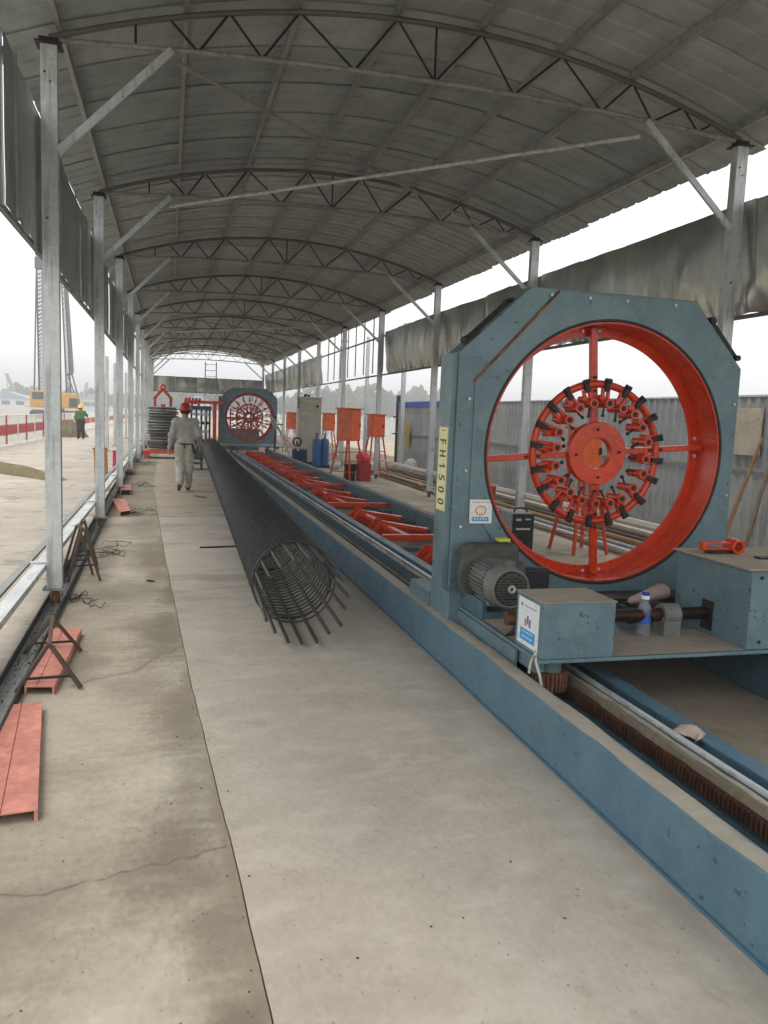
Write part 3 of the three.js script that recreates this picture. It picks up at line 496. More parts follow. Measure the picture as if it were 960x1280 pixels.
// ---------------------------------------------------------------- rebar cage
{
  const d0 = 6.35, d1 = 30.2, r = .335, ax = d => .985 + .0215 * (d - d0), cy = .352;
  const cage = thing('rebar_cage', 'long dark spiral reinforcement cage lying on the concrete floor beside the track', 'rebar cage', V(1.2, 0, 18));
  for (let i = 0; i < 18; i++) {
    const a = (i + .3) / 18 * Math.PI * 2, rad = r - .0225, f = d => V(ax(d) + Math.cos(a) * rad, cy + Math.sin(a) * rad, d);
    part('main_bar', tube(f(d0 - .7 + rr(-.09, .06)), f(d1 + .2), .0145, 8), M.rebar, cage);
  }
  const pts = [], pitch = .112, turns = Math.floor((d1 - d0) / pitch);
  const pos = [], idx = [], S = 20, Q = 5; let n = 0;
  for (let t = 0; t <= turns * S; t++) {
    const a = t / S * Math.PI * 2, d = d0 + t / S * pitch + .006 * Math.sin(t * .37) , ca = Math.cos(a), sa = Math.sin(a), sag = 1 + .004 * Math.sin(t * .11);
    for (let q = 0; q < Q; q++) { const b = q / Q * Math.PI * 2, rr_ = r * sag + .0075 * Math.cos(b); pos.push(ax(d) + ca * rr_, cy + sa * rr_, -(d + .0075 * Math.sin(b))); }
    if (t) for (let q = 0; q < Q; q++) { const p = (t - 1) * Q + q, p2 = (t - 1) * Q + (q + 1) % Q; idx.push(p, p2, p + Q, p2, p2 + Q, p + Q); }
  }
  const g = new THREE.BufferGeometry(); g.setAttribute('position', new THREE.Float32BufferAttribute(pos, 3)); g.setIndex(idx); g.computeVertexNormals();
  part('spiral_wire', g, std(0x55585a, .5, .5, { map: T.mottle }), cage);
  for (let d = d0 + .03; d < d1; d += 2) part('stiffener_hoop', torus(V(ax(d), cy, d), r - .028, .009, 'z', 6, 36), M.rebar, cage);
  part('stiffener_hoop', torus(V(ax(d0), cy, d0 - .03), r, .008, 'z', 6, 40), M.rebar, cage);
}

// ---------------------------------------------------------------- placing by pixel: a direction only; the plane it meets gives the distance
camera.updateMatrixWorld();
function at(u, v, axis, val) {
  const r = vec((u - 480) / 1000, -(v - 640) / 1000, -1).applyQuaternion(camera.quaternion), c = camera.position;
  const k = axis === 'y' ? (val - c.y) / r.y : axis === 'x' ? (val - c.x) / r.x : (-val - c.z) / r.z;
  return c.clone().addScaledVector(r, k);
}
const G = (u, v, h = 0) => { const p = at(u, v, 'y', h); return [p.x, -p.z]; };

// ---------------------------------------------------------------- people
function sdfMesh(bones, bounds, res, blend = .04) {            // bones: [a, b, ra, rb] tapered capsules, smooth union
  const [lo, hi] = bounds, c = lo.clone().add(hi).multiplyScalar(.5), h = hi.clone().sub(lo).multiplyScalar(.5);
  const mc = new MarchingCubes(res, new THREE.MeshBasicMaterial(), false, false, 60000); mc.isolation = 0;
  const p = vec(), N = res, half = N / 2;
  for (let z = 0; z < N; z++) for (let y = 0; y < N; y++) for (let x = 0; x < N; x++) {
    p.set(c.x + (x - half) / half * h.x, c.y + (y - half) / half * h.y, c.z + (z - half) / half * h.z);
    let d = 9;
    for (const b of bones) {
      const ax = b[0], abx = b[1].x - ax.x, aby = b[1].y - ax.y, abz = b[1].z - ax.z, px = p.x - ax.x, py = p.y - ax.y, pz = p.z - ax.z;
      const t = Math.min(1, Math.max(0, (px * abx + py * aby + pz * abz) / (abx * abx + aby * aby + abz * abz + 1e-9)));
      const sz = b[4] || 1, dx = px - abx * t, dy = py - aby * t, dz = (pz - abz * t) * sz, q = Math.sqrt(dx * dx + dy * dy + dz * dz) - (b[2] + (b[3] - b[2]) * t);
      const k = Math.max(0, blend - Math.abs(d - q)) / blend; d = Math.min(d, q) - k * k * blend * .25;
    }
    mc.field[x + y * N + z * N * N] = -d;
  }
  mc.update();
  const n = mc.count, pa = mc.positionArray.slice(0, n * 3), na = mc.normalArray.slice(0, n * 3);
  for (let i = 0; i < n; i++) { for (let k = 0; k < 3; k++) pa[i * 3 + k] = pa[i * 3 + k] * h.getComponent(k) + c.getComponent(k); }
  const g = new THREE.BufferGeometry(); g.setAttribute('position', new THREE.BufferAttribute(pa, 3)); g.computeVertexNormals();
  g.setAttribute('normal', new THREE.BufferAttribute(na, 3)); for (let i = 0; i < n; i++) { const v = vec(na[i * 3] / h.x, na[i * 3 + 1] / h.y, na[i * 3 + 2] / h.z).normalize(); g.attributes.normal.setXYZ(i, v.x, v.y, v.z); }
  return g;
}
function figure(label, pos, turn, pose, col, q = 1) {                 // local frame: x right, y up, faces -z
  const o = V(pos[0], 0, pos[1]), g = thing('person', label, 'person', o); g.rotation.y = turn; ORG.set(g, vec(0, 0, 0));
  const P = pose, v = a => vec(a[0], a[1], a[2]);
  const add = (name, geo, m, par = g) => part(name, geo, m, par);
  const folds = (geo, amp) => { let q = mergeVertices(geo.clone().deleteAttribute('normal'), 1e-4); q.computeVertexNormals(); const p = q.attributes.position, n = q.attributes.normal; for (let i = 0; i < p.count; i++) { const x = p.getX(i), y = p.getY(i), z = p.getZ(i), k = amp * (fbm(x * 9 + z * 7 + 60, y * 15 + 60, 512, 1701, 3) - .5 + .35 * Math.sin(y * 42 + x * 18 + 5 * fbm(x * 6 + 30, z * 6 + y * 4 + 30, 512, 1703, 2))); p.setXYZ(i, x + n.getX(i) * k, y + n.getY(i) * k, z + n.getZ(i) * k); } q.computeVertexNormals(); return q; };
  const J = Object.fromEntries(Object.entries(P).map(([k, a]) => [k, v(a)]));
  const body = [], jac = [], trs = [], shoe = [];
  body.push([J.neck.clone().add(vec(0, -.06, .0)), J.neck, .06, .055], [J.neck, J.head.clone().add(vec(0, -.05, 0)), .055, .07], [J.head.clone().add(vec(0, -.055, -.03)), J.head.clone().add(vec(0, .04, .005)), .07, .092], [J.head.clone().add(vec(0, -.02, -.1)), J.head.clone().add(vec(0, -.035, -.115)), .013, .016], [J.head.clone().add(vec(-.09, -.02, 0)), J.head.clone().add(vec(-.092, .02, .0)), .018, .022, 1], [J.head.clone().add(vec(.09, -.02, 0)), J.head.clone().add(vec(.092, .02, .0)), .018, .022, 1]);
  body.push([J.chest, J.pelvis, .09, .09], [J.chest, J.neck, .08, .055]);
  for (const s of ['L', 'R']) {
    body.push([J['sh' + s], J['el' + s], .045, .04], [J['el' + s], J['wr' + s], .038, .03], [J['hip' + s], J['kn' + s], .075, .055], [J['kn' + s], J['an' + s], .05, .04]);
    const a = J['wr' + s], dir = a.clone().sub(J['el' + s]).normalize(), side = vec(s === 'L' ? 1 : -1, 0, 0), fw = new THREE.Vector3().crossVectors(dir, side).normalize();
    const palm = a.clone().addScaledVector(dir, .09); body.push([a, palm, .03, .036]);
    for (let f = 0; f < 4; f++) { const b = palm.clone().addScaledVector(fw, (f - 1.5) * .02), m = b.clone().addScaledVector(dir, .045 + .006 * (1.5 - Math.abs(f - 1.5))).addScaledVector(side, .008), e = m.clone().addScaledVector(dir, .03).addScaledVector(side, .024); body.push([b, m, .0105, .0095], [m, e, .0095, .008]); }
    const tb = a.clone().addScaledVector(dir, .03).addScaledVector(fw, -.03), tm = tb.clone().addScaledVector(dir, .04).addScaledVector(fw, -.02).addScaledVector(side, .012); body.push([tb, tm, .013, .011], [tm, tm.clone().addScaledVector(dir, .03), .011, .009]);
    jac.push([J['sh' + s].clone().add(vec(0, .0, 0)), J['el' + s], .078, .066], [J['el' + s], J['wr' + s], .064, .05], [J.chest.clone().add(vec(0, .08, 0)), J['sh' + s], .1, .085]);
    trs.push([J['hip' + s], J['kn' + s], .118, .094], [J['kn' + s], J['an' + s].clone().add(vec(0, .03, 0)), .09, .082]);
    const an = J['an' + s], to = J['to' + s]; shoe.push([an.clone().add(vec(0, -.015, .02)), an.clone().lerp(to, .5), .048, .042, 1], [an.clone().lerp(to, .5), to, .045, .036], [an.clone().add(vec(0, .04, 0)), an, .048, .048]);
  }
  const ch = J.chest, pe = J.pelvis;
  for (const s of [-1, 1]) { jac.push([ch.clone().add(vec(s * .075, .06, 0)), ch.clone().add(vec(s * .07, -.18, 0)), .125, .12, 1.15], [ch.clone().add(vec(s * .07, -.18, 0)), pe.clone().add(vec(s * .065, .05, 0)), .115, .125, 1.1]); trs.push([pe.clone().add(vec(s * .06, .06, 0)), J[s < 0 ? 'hipL' : 'hipR'], .125, .13]); }
  jac.push([ch.clone().add(vec(0, .12, 0)), J.neck.clone().add(vec(0, -.03, 0)), .1, .068]);
  const b0 = vec(-.62, -.03, -.62), b1 = vec(.62, 1.9, .62);
  add('body', sdfMesh(body, [b0, b1], Math.round(112 * q), .025), M.skin);
  add('jacket', folds(sdfMesh(jac, [vec(-.6, .75, -.6), vec(.6, 1.65, .6)], Math.round(84 * q), .06), .02), std(col.jacket, .85, 0, { map: T.cloth }));
  add('trousers', folds(sdfMesh(trs, [vec(-.55, -.02, -.55), vec(.55, 1.2, .55)], Math.round(80 * q), .05), .02), std(col.trousers, .88, 0, { map: T.cloth }));
  add('shoe', sdfMesh(shoe, [vec(-.5, -.04, -.5), vec(.5, .5, .5)], Math.round(76 * q), .03), std(col.shoe, .7));
  add('hair', (() => { const q = new THREE.SphereGeometry(.1, 20, 14, 0, 7, 0, 1.9); q.scale(1, 1, 1.1); q.rotateX(.35); q.translate(J.head.x, J.head.y + .01, J.head.z + .008); return q; })(), std(0x1c1815, .9));
  const he = lathe([[0, .15], [.04, .147], [.08, .128], [.108, .09], [.122, .04], [.126, 0], [.14, -.008], [.142, -.014], [.122, -.012]], J.head.clone().add(vec(0, .035, .0)), 28); he.translate(-J.head.x, -J.head.y, -J.head.z); he.scale(1, 1, 1.12); he.rotateX(.06); he.translate(J.head.x, J.head.y, J.head.z);
  const hm = add('helmet', he, std(col.helmet, .35)); add('helmet_ridge', bar(J.head.clone().add(vec(0, .165, -.1)), J.head.clone().add(vec(0, .165, .1)), .03, .016), std(col.helmet, .35), hm);
  return [g, J];
}
{
  const [p, J] = figure('worker in pale grey work suit and red helmet walking away along the walkway', G(231, 614), -.1 * 0 + .06, {
    head: [.0, 1.665, -.07], neck: [0, 1.53, -.03], chest: [0, 1.32, -.02], pelvis: [0, .99, 0], shL: [-.185, 1.44, -.02], shR: [.185, 1.44, -.02], elL: [-.27, 1.17, .03], elR: [.27, 1.18, .05], wrL: [-.31, .93, -.02], wrR: [.32, .97, -.16],
    hipL: [-.09, .93, 0], hipR: [.09, .93, 0], knL: [-.1, .52, -.02], knR: [.08, .5, -.06], anL: [-.12, .19, .27], anR: [.06, .1, -.02], toL: [-.13, .05, .14], toR: [.08, .035, -.2]
  }, { jacket: 0xc3c1bb, trousers: 0xd2ccbd, shoe: 0x5a4a40, helmet: 0x9c1f22 });
  part('tool_belt', [torus(vec(.0, .995, 0), .168, .014, 'y', 8, 36), bar(vec(-.03, 1.0, .17), vec(-.02, .9, .18), .025, .01), bar(vec(.13, 1.0, .15), vec(.18, .8, .12), .05, .03)], std(0x1a1a1c, .7), p);
  figure('worker in green shirt and yellow helmet standing on the road by the barrier', G(101, 549), .3, {
    head: [.0, 1.57, -.05], neck: [0, 1.45, -.02], chest: [0, 1.25, 0], pelvis: [0, .94, 0], shL: [-.17, 1.37, 0], shR: [.17, 1.37, 0], elL: [-.25, 1.12, -.05], elR: [.32, 1.2, -.08], wrL: [-.2, 1.02, -.24], wrR: [.26, 1.35, -.25],
    hipL: [-.09, .88, 0], hipR: [.09, .88, 0], knL: [-.1, .48, -.02], knR: [.1, .48, -.02], anL: [-.11, .09, .02], anR: [.12, .09, .02], toL: [-.12, .035, -.15], toR: [.14, .035, -.15]
  }, { jacket: 0x5d8a4a, trousers: 0x23262b, shoe: 0x1a1a1a, helmet: 0xf0c62a }, .6);
}

// ---------------------------------------------------------------- things along the left edge of the walkway
function steelPlank(corners, h, label, lift = .045) {           // pressed channel lying flange down: corners near-left, near-right, far-right, far-left
  const c = corners.map(([x, d]) => V(x, 0, d)), o = c[0].clone().add(c[2]).multiplyScalar(.5), t = thing('red_plank', label, 'plank', o, 'red planks along the walkway');
  const up = (p, y) => vec(p.x, y, p.z), q = (a, b, c2, d2, y0, y1) => { const pos = []; const P = [up(a, y0), up(b, y0), up(c2, y0), up(d2, y0), up(a, y1), up(b, y1), up(c2, y1), up(d2, y1)]; const f = [[0, 3, 2, 1], [4, 5, 6, 7], [0, 1, 5, 4], [1, 2, 6, 5], [2, 3, 7, 6], [3, 0, 4, 7]]; for (const [i, j, k, l] of f) for (const m of [i, j, k, i, k, l]) pos.push(P[m].x, P[m].y, P[m].z); const g = new THREE.BufferGeometry(); g.setAttribute('position', new THREE.Float32BufferAttribute(pos, 3)); g.computeVertexNormals(); return g; };
  const [a, b, cc, d] = c, k = .06, in1 = (p, r) => p.clone().lerp(r, k);
  part('deck', q(a, b, cc, d, lift, lift + .006), M.plank, t);
  part('flange', q(in1(b, a), b, cc, in1(cc, d), 0, lift), M.plank, t); part('flange', q(a, in1(a, b), in1(d, cc), d, 0, lift), M.plank, t);
  const s = .4, m1 = a.clone().lerp(b, s), m2 = d.clone().lerp(cc, s); part('seam', tube(up(m1, lift + .0065), up(m2, lift + .0065), .0022, 5), std(0x8a3f38, .8), t);
}
steelPlank([[-.74, 3.33], [-.51, 3.36], [-.675, 4.65], [-.845, 4.62]], .05, 'long red steel plank lying alone on the stained slab');
steelPlank([[-.81, 4.92], [-.645, 4.9], [-.62, 6.2], [-.83, 6.22]], .05, 'red steel plank lying under the black trestle');
steelPlank([[-.73, 13.13], [-.58, 13.34], [-.765, 15.05], [-.965, 15.03]], .05, 'red plank with worn bare end beside tangled tie wire', .06);
steelPlank([[-.9, 16.29], [-.71, 16.31], [-.762, 17.43], [-.955, 17.41]], .05, 'short red plank on the drain channel beside orange cabinet board', .1);
steelPlank([[-1.07, 21.2], [-.86, 21.2], [-.88, 22.4], [-1.08, 22.4]], .05, 'short red plank lying next to the magenta panel', .1);
function trestle(x, d, w, h, len, label, turn = 0) {
  const t = thing('trestle', label, 'trestle', V(x, 0, d), 'trestles along the walkway'); ORG.set(t, vec(0, 0, 0)); t.rotation.y = turn;
  for (const s of [-1, 1]) {
    const z = -s * len / 2, ap = vec(0, h, z * .8);
    for (const k of [-1, 1]) part('leg', bar(ap.clone().add(vec(k * .01, 0, 0)), vec(k * w / 2, .008, z), .022, .022), M.oldBar, t);
    part('brace', bar(vec(-w * .34, h * .32, z * .95), vec(w * .34, h * .32, z * .95), .014), M.darkSteel, t);
  }
  part('ridge', bar(vec(0, h, -len * .4), vec(0, h, len * .4), .024), M.oldBar, t);
}
trestle(-.72, 5.35, .36, .26, .8, 'rusty black trestle straddling the red plank', .1);
trestle(-.83, 8.25, .3, .52, .32, 'pair-legged rusty trestle of bars standing across the drain channel', .3);
trestle(-.86, 8.85, .28, .5, .3, 'farther rusty trestle of bars standing across the drain channel', .1);
{ // dark steel channel lying along the column feet
  const c = thing('drain_channel', 'black steel channel lying along the feet of the columns', 'channel', V(-.93, 0, 12));
  for (let d = 1.5; d < 26; d += 6) {
    const x = dd => -.9 - .012 * (dd - 5), e = d + 5.98;
    for (const s of [-.07, .07]) part('side_flange', bar(V(x(d) + s, .03, d), V(x(e) + s, .03, e), .012, .06), M.black, c);
    part('web', bar(V(x(d), .009, d), V(x(e), .009, e), .128, .01), M.galvDark, c);
  }
  const gr = []; for (let i = 0; i < 500; i++) { const d = 3 + rnd() * 13, q = new THREE.IcosahedronGeometry(rr(.003, .007), 0); q.translate(-.9 - .012 * (d - 5) + rr(-.05, .05), .018, -d); gr.push(q); }
  const b = part('debris', gr, M.darkSteel, c); b.userData.kind = 'stuff';
}
function wireTangle(name, label, x, d, n, r, mat) {
  const gs = []; for (let i = 0; i < n; i++) { const pts = []; let a = rr(0, 6), px = x + rr(-r, r), pd = d + rr(-r, r) * 2; const tw = rr(.5, 1.1); for (let k = 0; k < 9; k++) { pts.push(V(px, .006 + rnd() * .03, pd)); a += tw + rr(-.3, .3); px += Math.cos(a) * r * .4; pd += Math.sin(a) * r * .8; } gs.push(pipe(pts, .0035, 5)); }
  solo(name, label, 'wire', gs, mat, V(x, 0, d), 'tie wire scraps on the walkway');
}
wireTangle('wire_scrap', 'tangle of dark tie wire beside the worn red plank', -.48, 13.6, 9, .16, M.black);
wireTangle('wire_scrap', 'dark wire scraps lying between the drain channel and the trestles', -.62, 9.9, 8, .16, M.black);
wireTangle('wire_scrap', 'small wire scraps on the slab beside the first column', -.68, 7.4, 6, .09, M.darkSteel);
wireTangle('wire_scrap', 'dark coil of cable lying before the red coil base', -.85, 26, 12, .3, M.black);
wireTangle('wire_scrap', 'wire scraps beside the short red plank on the channel', -.6, 18.6, 6, .2, M.black);
for (const [p, q, l] of [[[.38, 10.05], [.86, 10.13], 'short dark rebar offcut lying against the cage'], [[-.2, 8.1], [-.13, 8.06], 'tiny dark scrap of bar on the stained slab'], [[.5, 16.2], [.72, 15.9], 'short thin bar offcut on the walkway before the worker']]) solo('rebar_offcut', l, 'rebar', tube(V(p[0], .01, p[1]), V(q[0], .01, q[1]), .01, 6), M.darkSteel, V(p[0], 0, p[1]), 'steel offcuts on the walkway');
{ const [x, d] = [-1.34, 17.6], t = thing('orange_board', 'upright ochre orange board standing outside the column feet', 'board', V(x, 0, d)); part('panel', bar(V(x, -.01, d), V(x - .03, .82, d + .02), .26, .12), std(0xd08a2c, .7, 0, { map: T.mottle }), t); part('rim', bar(V(x - .04, .82, d + .02), V(x - .041, .85, d + .02), .28, .14), std(0xa86a24, .7), t); }
{ const [x, d] = [-1.28, 21.7], t = thing('magenta_panel', 'small magenta plastic panel standing beside a column', 'panel', V(x, 0, d)); part('sheet', rbx(x - .11, x + .11, 0, .56, d - .05, d + .05, .02), std(0xc2255c, .5), t); part('top_rim', rbx(x - .12, x + .12, .56, .59, d - .06, d + .06, .01), std(0xa01d4b, .5), t); }

{ const gs = []; for (let i = 0; i < 260; i++) { const d = 2 + 12 * rnd(), x = rnd() < .45 ? joint(d) + rr(-.25, .05) : rr(-.6, 1.8), q = new THREE.IcosahedronGeometry(rr(.001, .0032), 0); q.scale(rr(.7, 2.4), .6, rr(.7, 2.4)); q.rotateY(rnd() * 6); q.translate(x, .002, -d); gs.push(q); } const g = solo('floor_grit', 'fine dark grit and scraps scattered over the concrete', 'grit', gs, M.darkSteel, V(.5, 0, 5)); g.userData.kind = 'stuff'; }
// ---------------------------------------------------------------- wire coil, feeder and things at the far end
{
  const x = -.2, d = 29, c = thing('wire_coil', 'tall coil of grey steel wire standing on the red base', 'wire coil', V(x, .3, d)), n = 46;
  for (let i = 0; i < n; i++) part('wire_loop', torus(V(x + rr(-.03, .03), .32 + i * .032 + rr(-.008, .008), d + rr(-.05, .05)), .47 + rr(-.05, .05), rr(.017, .024), 'y', 6, 30), i % 3 ? M.rebar : M.galvDark, c);
  const b = thing('coil_base', 'red steel stand under the wire coil', 'stand', V(x, 0, d)); part('plate', rbx(x - .62, x + .62, .18, .28, d - .6, d + .6, .02), M.red, b); part('skid', bx(x - .6, x - .45, 0, .18, d - .6, d + .6), M.redDull, b); part('skid', bx(x + .45, x + .6, 0, .18, d - .6, d + .6), M.redDull, b); part('mast', tube(V(x, .28, d), V(x, 1.86, d), .08, 12), M.redDull, b);
  const h = thing('lifting_tongs', 'red lifting tongs standing on top of the wire coil', 'tongs', V(x, 1.8, d)); for (const s of [-1, 1]) { part('arm', [bar(V(x + s * .26, 1.78, d), V(x + s * .27, 2.1, d), .1), bar(V(x + s * .27, 2.07, d), V(x + s * .02, 2.36, d), .1)], M.red, h); } part('eye', torus(V(x, 2.44, d), .07, .035, 'z', 8, 20), M.red, h);
}
{
  const d = 30.5, t = thing('wire_feeder', 'dull green wire straightening rack beside the far machine frame', 'machine', V(1.1, 0, d));
  part('base', rbx(.75, 1.5, .02, .4, d - .4, d + .4, .02), M.blueDark, t);
  for (const x of [.8, .98, 1.16, 1.34, 1.46]) part('upright', bx(x - .035, x + .035, .4, 1.72, d - .05, d + .05), M.blueDark, t);
  for (let i = 0; i < 4; i++) { part('roller_row', [0, 1, 2, 3].map(k => cylZ(V(.89 + k * .16, .6 + i * .32, d - .1), .06, .08, 14)), i % 2 ? M.galv : M.darkSteel, t); }
  part('head', rbx(.74, 1.52, 1.72, 1.86, d - .12, d + .12, .02), M.blueDark, t);
}
{ const d = 37, t = thing('bar_rack', 'blue-grey bar feeding rack seen through the far red wheel', 'rack', V(3.1, 0, d)); part('base', rbx(2.3, 3.95, .0, .95, d - .5, d + .5, .03), M.blueDark, t); for (let i = 0; i < 6; i++) part('upright', bx(2.35 + i * .3, 2.41 + i * .3, .95, 1.7 + .12 * (i % 3), d - .2, d - .12), i % 2 ? M.redDull : M.blueDark, t); for (let i = 0; i < 7; i++) part('stock_bar', tube(V(2.5 + i * .18, 1.0 + .07 * (i % 3), d - .6), V(2.5 + i * .18, 1.0 + .07 * (i % 3), d + 6), .02, 6), M.rebar, t); part('cross_beam', bx(2.3, 3.95, 1.35, 1.45, d - .24, d - .2), M.blueDark, t); }
{ const [x, d] = [.72, 23.8], t = thing('trolley', 'low dark steel trolley beside the rebar cage', 'trolley', V(x, 0, d)); part('deck', rbx(x - .3, x + .24, .3, .36, d - .35, d + .35, .01), M.darkSteel, t); part('tray', bx(x - .28, x + .22, .16, .19, d - .3, d + .3), M.rust, t); for (const [a, b] of [[-.27, -.3], [.2, -.3], [-.27, .3], [.2, .3]]) { part('leg', bx(x + a - .015, x + a + .015, .07, .3, d + b - .015, d + b + .015), M.darkSteel, t); part('wheel', cylX(V(x + a, .07, d + b), .07, .035, 16), M.black, t); } }
{ const p = at(240, 548, 'z', 34), t = thing('orange_barrel', 'orange plastic barrel behind the worker near the wire coil', 'barrel', V(p.x, 0, 34)); part('shell', lathe([[0, 0], [.25, 0], [.27, .05], [.25, .4], [.24, .75], [.2, .95], [.1, 1.2], [0, 1.22]], V(p.x, 0, 34), 20), M.orange, t); part('band', torus(V(p.x, .45, 34), .255, .015, 'y', 6, 24), M.white, t); }

// ---------------------------------------------------------------- right side: boxes, bins, welder
function distBox(x, d, turn, label, w = .5, dp = .42, h = .82, y0 = 1.05) {
  const t = thing('distribution_box', label, 'electrical box', V(x, .004, d), 'orange electrical boxes on stands'); ORG.set(t, vec(0, 0, 0)); t.rotation.y = turn;
  const b = part('cabinet', new RoundedBoxGeometry(w, h, dp, 2, .012).translate(0, y0 + h / 2, 0), M.orange, t);
  part('door', new RoundedBoxGeometry(w - .04, h - .08, .02, 2, .006).translate(0, y0 + h / 2, dp / 2 + .008), M.orange, b); part('door_handle', new THREE.BoxGeometry(.025, .09, .03).translate(w * .36, y0 + h * .5, dp / 2 + .03), M.black, b);
  part('rain_hood', new RoundedBoxGeometry(w + .07, .03, dp + .09, 2, .008).translate(0, y0 + h + .016, .01), M.orange, t);
  for (const a of [-1, 1]) for (const c of [-1, 1]) part('leg', bar(vec(a * (w / 2 - .04), y0, c * (dp / 2 - .04)), vec(a * (w / 2 + .1), 0, c * (dp / 2 + .12)), .035), M.redDull, t);
  for (const y of [.25, .5, .75]) for (const a of [-1, 1]) { const k = 1 - y / y0, e = w / 2 - .04 + .14 * k, f = dp / 2 - .04 + .16 * k; part('rung', bar(vec(a * e, y, -f), vec(a * e, y, f), .02), M.redDull, t); }
  part('rung', bar(vec(-w / 2 - .06, .25, dp / 2 + .08), vec(w / 2 + .06, .25, dp / 2 + .08), .02), M.redDull, t);
  return t;
}
distBox(4.55, 20.6, .75, 'largest orange electrical box on ladder stand beside the red bin');
distBox(5.52, 21.5, .15, 'orange electrical box on splayed stand next to the hoarding end', .4, .34, .6, 1.15);
distBox(5.75, 29.5, .1, 'orange electrical box standing behind the blue drums and beige cabinet', .4, .34, .62, 1.13);
distBox(5.3, 36, .1, 'orange electrical box between the far machine frame and beige cabinet', .4, .34, .72, 1.02);
distBox(5.33, 9.6, .1, 'orange electrical box seen through the red wheel behind welding machine', .32, .34, .56, 1.08);
{ const x = 4.62, d = 27.2, t = thing('control_cabinet', 'tall beige control cabinet with round dial', 'cabinet', V(x, .004, d)); const c = part('body', rbx(x - .37, x + .37, .1, 2.24, d - .28, d + .28, .015), M.tan, t); part('plinth', bx(x - .35, x + .35, .004, .1, d - .26, d + .26), M.darkSteel, t); part('door', rbx(x - .33, x + .33, .16, 2.18, d - .295, d - .28, .005), M.tan, c); part('dial', cylZ(V(x + .22, 1.98, d - .3), .05, .02, 20), M.black, c); part('roof_cap', rbx(x - .4, x + .4, 2.24, 2.28, d - .31, d + .31, .01), M.tan, t); for (let i = 0; i < 6; i++) part('side_bracket', bx(x - .42, x - .37, 1.9 + i * .055, 1.93 + i * .055, d - .2, d), M.darkSteel, t); part('beacon', [cylY(V(x - .15, 2.28, d), .05, .1, 12), cylY(V(x - .02, 2.28, d), .035, .07, 12), tube(V(x - .15, 2.36, d), V(x + .02, 2.33, d), .025, 8)], M.black, t);
  plate(.4, .07, V(x - .06, 1.72, d - .2975), 0, labelMat(256, 48, (c2, W, H) => { c2.fillStyle = '#cbc4b2'; c2.fillRect(0, 0, W, H); c2.fillStyle = '#b96a52'; for (let i = 0; i < 7; i++) { c2.fillRect(18 + i * 33, 10, 20, 5); c2.fillRect(18 + i * 33, 22, 20, 5); c2.fillRect(26 + i * 33, 10, 5, 28); } }), t, 'inscription', .003); }
for (const [x, d, l] of [[4.62, 25.6, 'blue drum standing upright on a navy tray'], [4.9, 25.7, 'slightly leaning blue drum beside the other on a navy tray']]) { const t = thing('blue_drum', l, 'drum', V(x, .07, d)); const g = lathe([[0, 0], [.13, 0], [.14, .02], [.14, .28], [.146, .3], [.14, .32], [.14, .58], [.146, .6], [.14, .62], [.135, .84], [.05, .88], [.04, .95], [0, .95]], V(x, .07, d), 22); part('shell', g, M.bluePlastic, t); part('valve', [cylY(V(x, 1.02, d), .03, .08, 12), bar(V(x - .06, 1.09, d), V(x + .06, 1.09, d), .02)], M.navy, t); }
{ const t = thing('tray', 'navy steel tray under the two blue drums', 'tray', V(4.76, 0, 25.65)); part('floor', rbx(4.36, 5.16, .004, .06, 25.4, 25.95, .01), M.navy, t); part('rim', [bx(4.36, 5.16, .06, .09, 25.4, 25.42), bx(4.36, 5.16, .06, .09, 25.93, 25.95)], M.navy, t); }
{ const t = thing('pump_unit', 'dark blue pump box with black wheel beside the beige cabinet', 'pump', V(4.15, 0, 26.3)); part('housing', rbx(3.95, 4.4, .02, .55, 26.1, 26.5, .03), M.navy, t); part('hand_wheel', torus(V(4.05, .8, 26.05), .13, .03, 'z', 8, 24), M.black, t); part('valve_stem', tube(V(4.05, .55, 26.2), V(4.05, .8, 26.06), .03, 10), M.black, t); part('pipe', pipe([V(4.1, .5, 26.1), V(3.98, .75, 26.05), V(3.95, .95, 26.1)], .03, 8), M.galv, t); }
{ const t = thing('rod_bundle', 'bundle of bright steel rods leaning beside the far machine frame', 'rods', V(4.3, 0, 30)); for (let i = 0; i < 9; i++) part('rod', tube(V(4.25 + rr(0, .5), .02, 28.6 + rr(-.2, .2)), V(3.95 - rr(0, .3), 1.55 + rr(-.25, .1), 30.6), .016, 6), i % 2 ? M.galv : M.galvDark, t); part('prop', bar(V(3.9, .004, 30.62), V(3.9, 1.6, 30.62), .06), M.darkSteel, t); part('prop_bar', bar(V(3.5, 1.28, 30.58), V(4.2, 1.28, 30.58), .05), M.darkSteel, t); }
{ const x = 4.62, d = 20.75, t = thing('waste_bin', 'black waste bin beside the red bin under the orange box', 'bin', V(x - .0, .004, d - .15)); part('tub', lathe([[0, 0], [.13, 0], [.16, .4], [.17, .42], [.15, .42], [.12, .03], [0, .03]], V(x, .004, d - .2), 20), M.black, t); part('lid', cylY(V(x, .424, d - .2), .165, .025, 20), M.darkSteel, t); }
